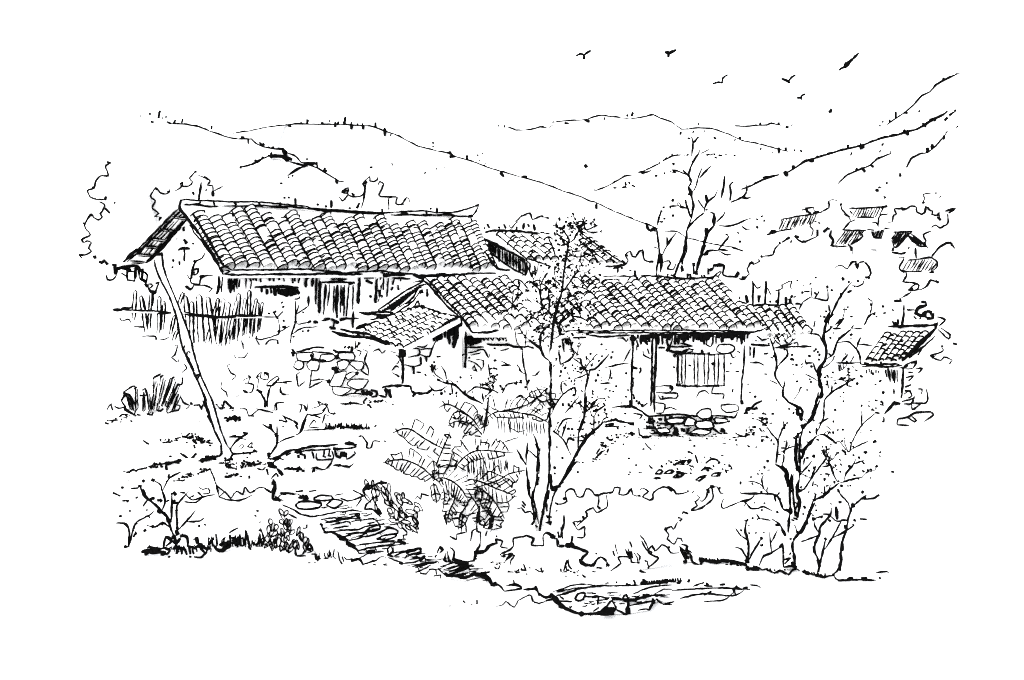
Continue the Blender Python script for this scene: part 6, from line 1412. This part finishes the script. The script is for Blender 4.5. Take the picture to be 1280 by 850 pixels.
flagstone('C4', "240 285 280 270 340 275 350 290 300 300 240 295", 'narrow oval stone farthest back at the top of the path', 2.6)
flagstone('C4', "310 325 350 295 405 305 360 345", 'pointed stone right of the oval stones at the top of the path', 2.6)
flagstone('C4', "530 480 560 455 610 440 615 465", 'small wedge stone in the middle of the stepped path', 2.4)
flagstone('C4', "600 520 640 500 710 490 700 510 640 525", 'long flat stone at the right edge of the stepped path below the wedge stone', 2.4)
flagstone('C4', "660 580 680 560 692 590 665 606", 'small square stone low on the stepped path', 2.4)
flagstone('C4', "770 600 850 575 852 596 780 612", 'thin slab at the right foot of the stepped path', 2.4)
m = MB()
b0 = gbase(565, 704)
m.ink(S('C4', 3.0, "945 600 960 562 978 580 955 602|1000 590 1010 655 985 640 995 600|1015 568 1040 590 1030 655|965 570 975 590|940 610 930 625"), flat(b0.y - .03)); m.ink(S('C4', 6.0, "1030 630 1060 650|1085 655 1110 660|1010 640 1020 655|1050 645 1100 662"), flat(b0.y - .03)); m.ink(S('C4', 2.0, "1150 640 1165 600 1215 590 1230 560 1280 540|1160 600 1185 560|1165 605 1210 600|860 615 880 640 905 640 940 640"), flat(b0.y - .03))
m.pillow(pts('C4', "945 600 978 575 1010 600 1040 590 1050 650 985 650"), b0.y, .3)
solo('shrub', m, LEAF, b0, 'spiky weed beside the lower stepped path', 'shrub', 'low shrubs on the terraces')
m = MB()
b0 = gbase(342, 625)
m.ink(S('C2', 6.5, "978 262 1000 285 1035 295|1035 300 1068 340|1012 360 1020 400 1010 470 1050 492|985 270 1015 280"), flat(b0.y - .03)); m.ink(S('C2', 2.8, "980 240 1040 250 1060 220 1100 195 1150 190|1000 360 1030 330 1040 350|975 300 985 340|960 410 990 430 1010 440|1050 440 1130 440|1045 470 1130 530 1200 565 1280 575|1010 240 1060 225"), flat(b0.y - .03)); m.ink(S('C2', 9.0, "985 275 1015 285|1012 372 1016 392|1018 475 1035 485|1135 200 1165 205|1145 190 1150 210"), flat(b0.y - .03))
m.pillow(pts('C2', "978 262 1035 295 1068 340 1025 400 1050 492 1010 470 1005 360"), b0.y, .4)
solo('rock', m, STONE, b0, 'dark craggy bank stone at the upper left end of the path', 'rock', 'loose rocks')
# slab bridge at the bottom
YG = G(740, 764)
SB = Thing('slab_bridge', 'low stone slab bridge over the ditch at the bottom of the picture', 'bridge', gpt(760, YG))
gq = lambda st: (lambda px, py: YG - .5 + max(0, (766 - py)) * .04)
m = MB()
p = pts('C6', "600 660 690 645 860 640 1030 660 1190 660 1280 640 1280 712 1200 682 1150 742 1020 765 760 766 700 745 640 710")
m.prism([P(x, y, gq(0)(x, y) + .2) for x, y in p], Vector((0, .6, -.02)))
m.ink(S('C6', 2.4, "620 660 690 650|630 690 710 695|780 670 860 665 930 680 1000 680 1080 680 1160 665|860 670 855 710|1025 720 1100 705 1170 690 1200 680|1085 745 1130 735 1150 745|1190 680 1230 710 1280 710|1090 670 1180 660 1240 655|640 665 660 680|920 690 950 730 960 740|830 750 860 730"), gq)
m.ink(S('C6', 4.2, "520 650 560 672 600 660 640 710 700 745 760 766 870 760 940 765|520 645 545 668 590 668|600 675 650 722 700 750|1025 660 1030 720 1020 765 960 740|1150 742 1175 690|1110 660 1150 662|1000 675 1030 690 1080 682"), gq)
m.ink(S('C6', 9.0, "605 670 625 695|750 766 775 766|1025 730 1030 755|590 655 610 680|640 715 660 725"), gq)
m.ink(S('C6', 3.4, "430 625 500 625 520 660|500 610 515 640|560 690 600 680|1170 680 1180 700|865 768 940 768|870 760 900 765"), gq)
for _ in range(46):
    x, y = random.uniform(650, 1250), random.uniform(640, 730)
    if y > 705 and x > 1050: continue
    L = random.uniform(15, 70)
    m.ink(S('C6', random.choice([.4, .8, 1.2]), f"{x} {y} {x+L*.5} {y+random.uniform(-4,4)} {x+L} {y-L*random.uniform(-.05,.2)}"), gq)
SB.part('slab', m, STONE)
m = MB()
for k in range(12):  # close black strokes painting the shadowed hollow below the slab
    x = 870 + k * 6.5
    m.ink(S('C6', 5.5, f"{x} 765 {x+2} {762 - 38*math.sin(min(1,(k+1)/8)*1.6)}"), gq)
m.ink(S('C6', 8.0, "880 755 940 750|890 740 930 742|880 765 950 762"), gq)
SB.part('slab_shade', m, STONE, None, 'shade under the slab drawn in solid black ink')
for s_ in ("725 682 742 650 782 645 772 680 745 690", "1000 668 1020 655 1030 690 1005 690", "900 730 935 690 960 738 930 750"):
    mm = MB(); p = pts('C6', s_); y_ = gq(0)(*p[0]) - .05; mm.stone(p, y_, .2, 2.8); SB.part('stone', mm, STONE)
m = MB()
m.ink(S('C6', 1.9, "600 640 700 605 760 595 840 600|650 650 760 620 860 605 1000 605 1090 600 1200 585 1280 575|1060 650 1130 620 1200 605 1280 600|660 635 720 618 800 612|1180 650 1230 625 1280 625|620 640 680 625"), gl)
m.ink(S('C6', 5.5, "1110 582 1140 592 1200 586 1280 575|1115 570 1130 590|1200 580 1210 592|1245 570 1250 585|1160 590 1180 585"), gl)
for k in range(16):
    x = 1105 + k * 15
    m.ink(S('C6', random.choice([3, 4, 5]), f"{x} {595-k*1.2} {x+random.uniform(-4,4)} {580-k*1.4}"), upright)
m.ink(S('C6', 3.4, "1008 608 1045 598|1060 572 1070 598|1020 590 1030 608|960 580 965 590|880 605 905 610"), upright)
m.ink(S('PX', 4.0, "838 728 845 727|846 730 852 725|860 728 862 724"), upright)
m.ink(S('PX', 2.2, "840 738 870 736 905 735 938 737|850 748 880 742 915 745 930 738|880 752 905 750 915 742|866 733 880 728"), gl)
structure('ditch', m, GROUND)
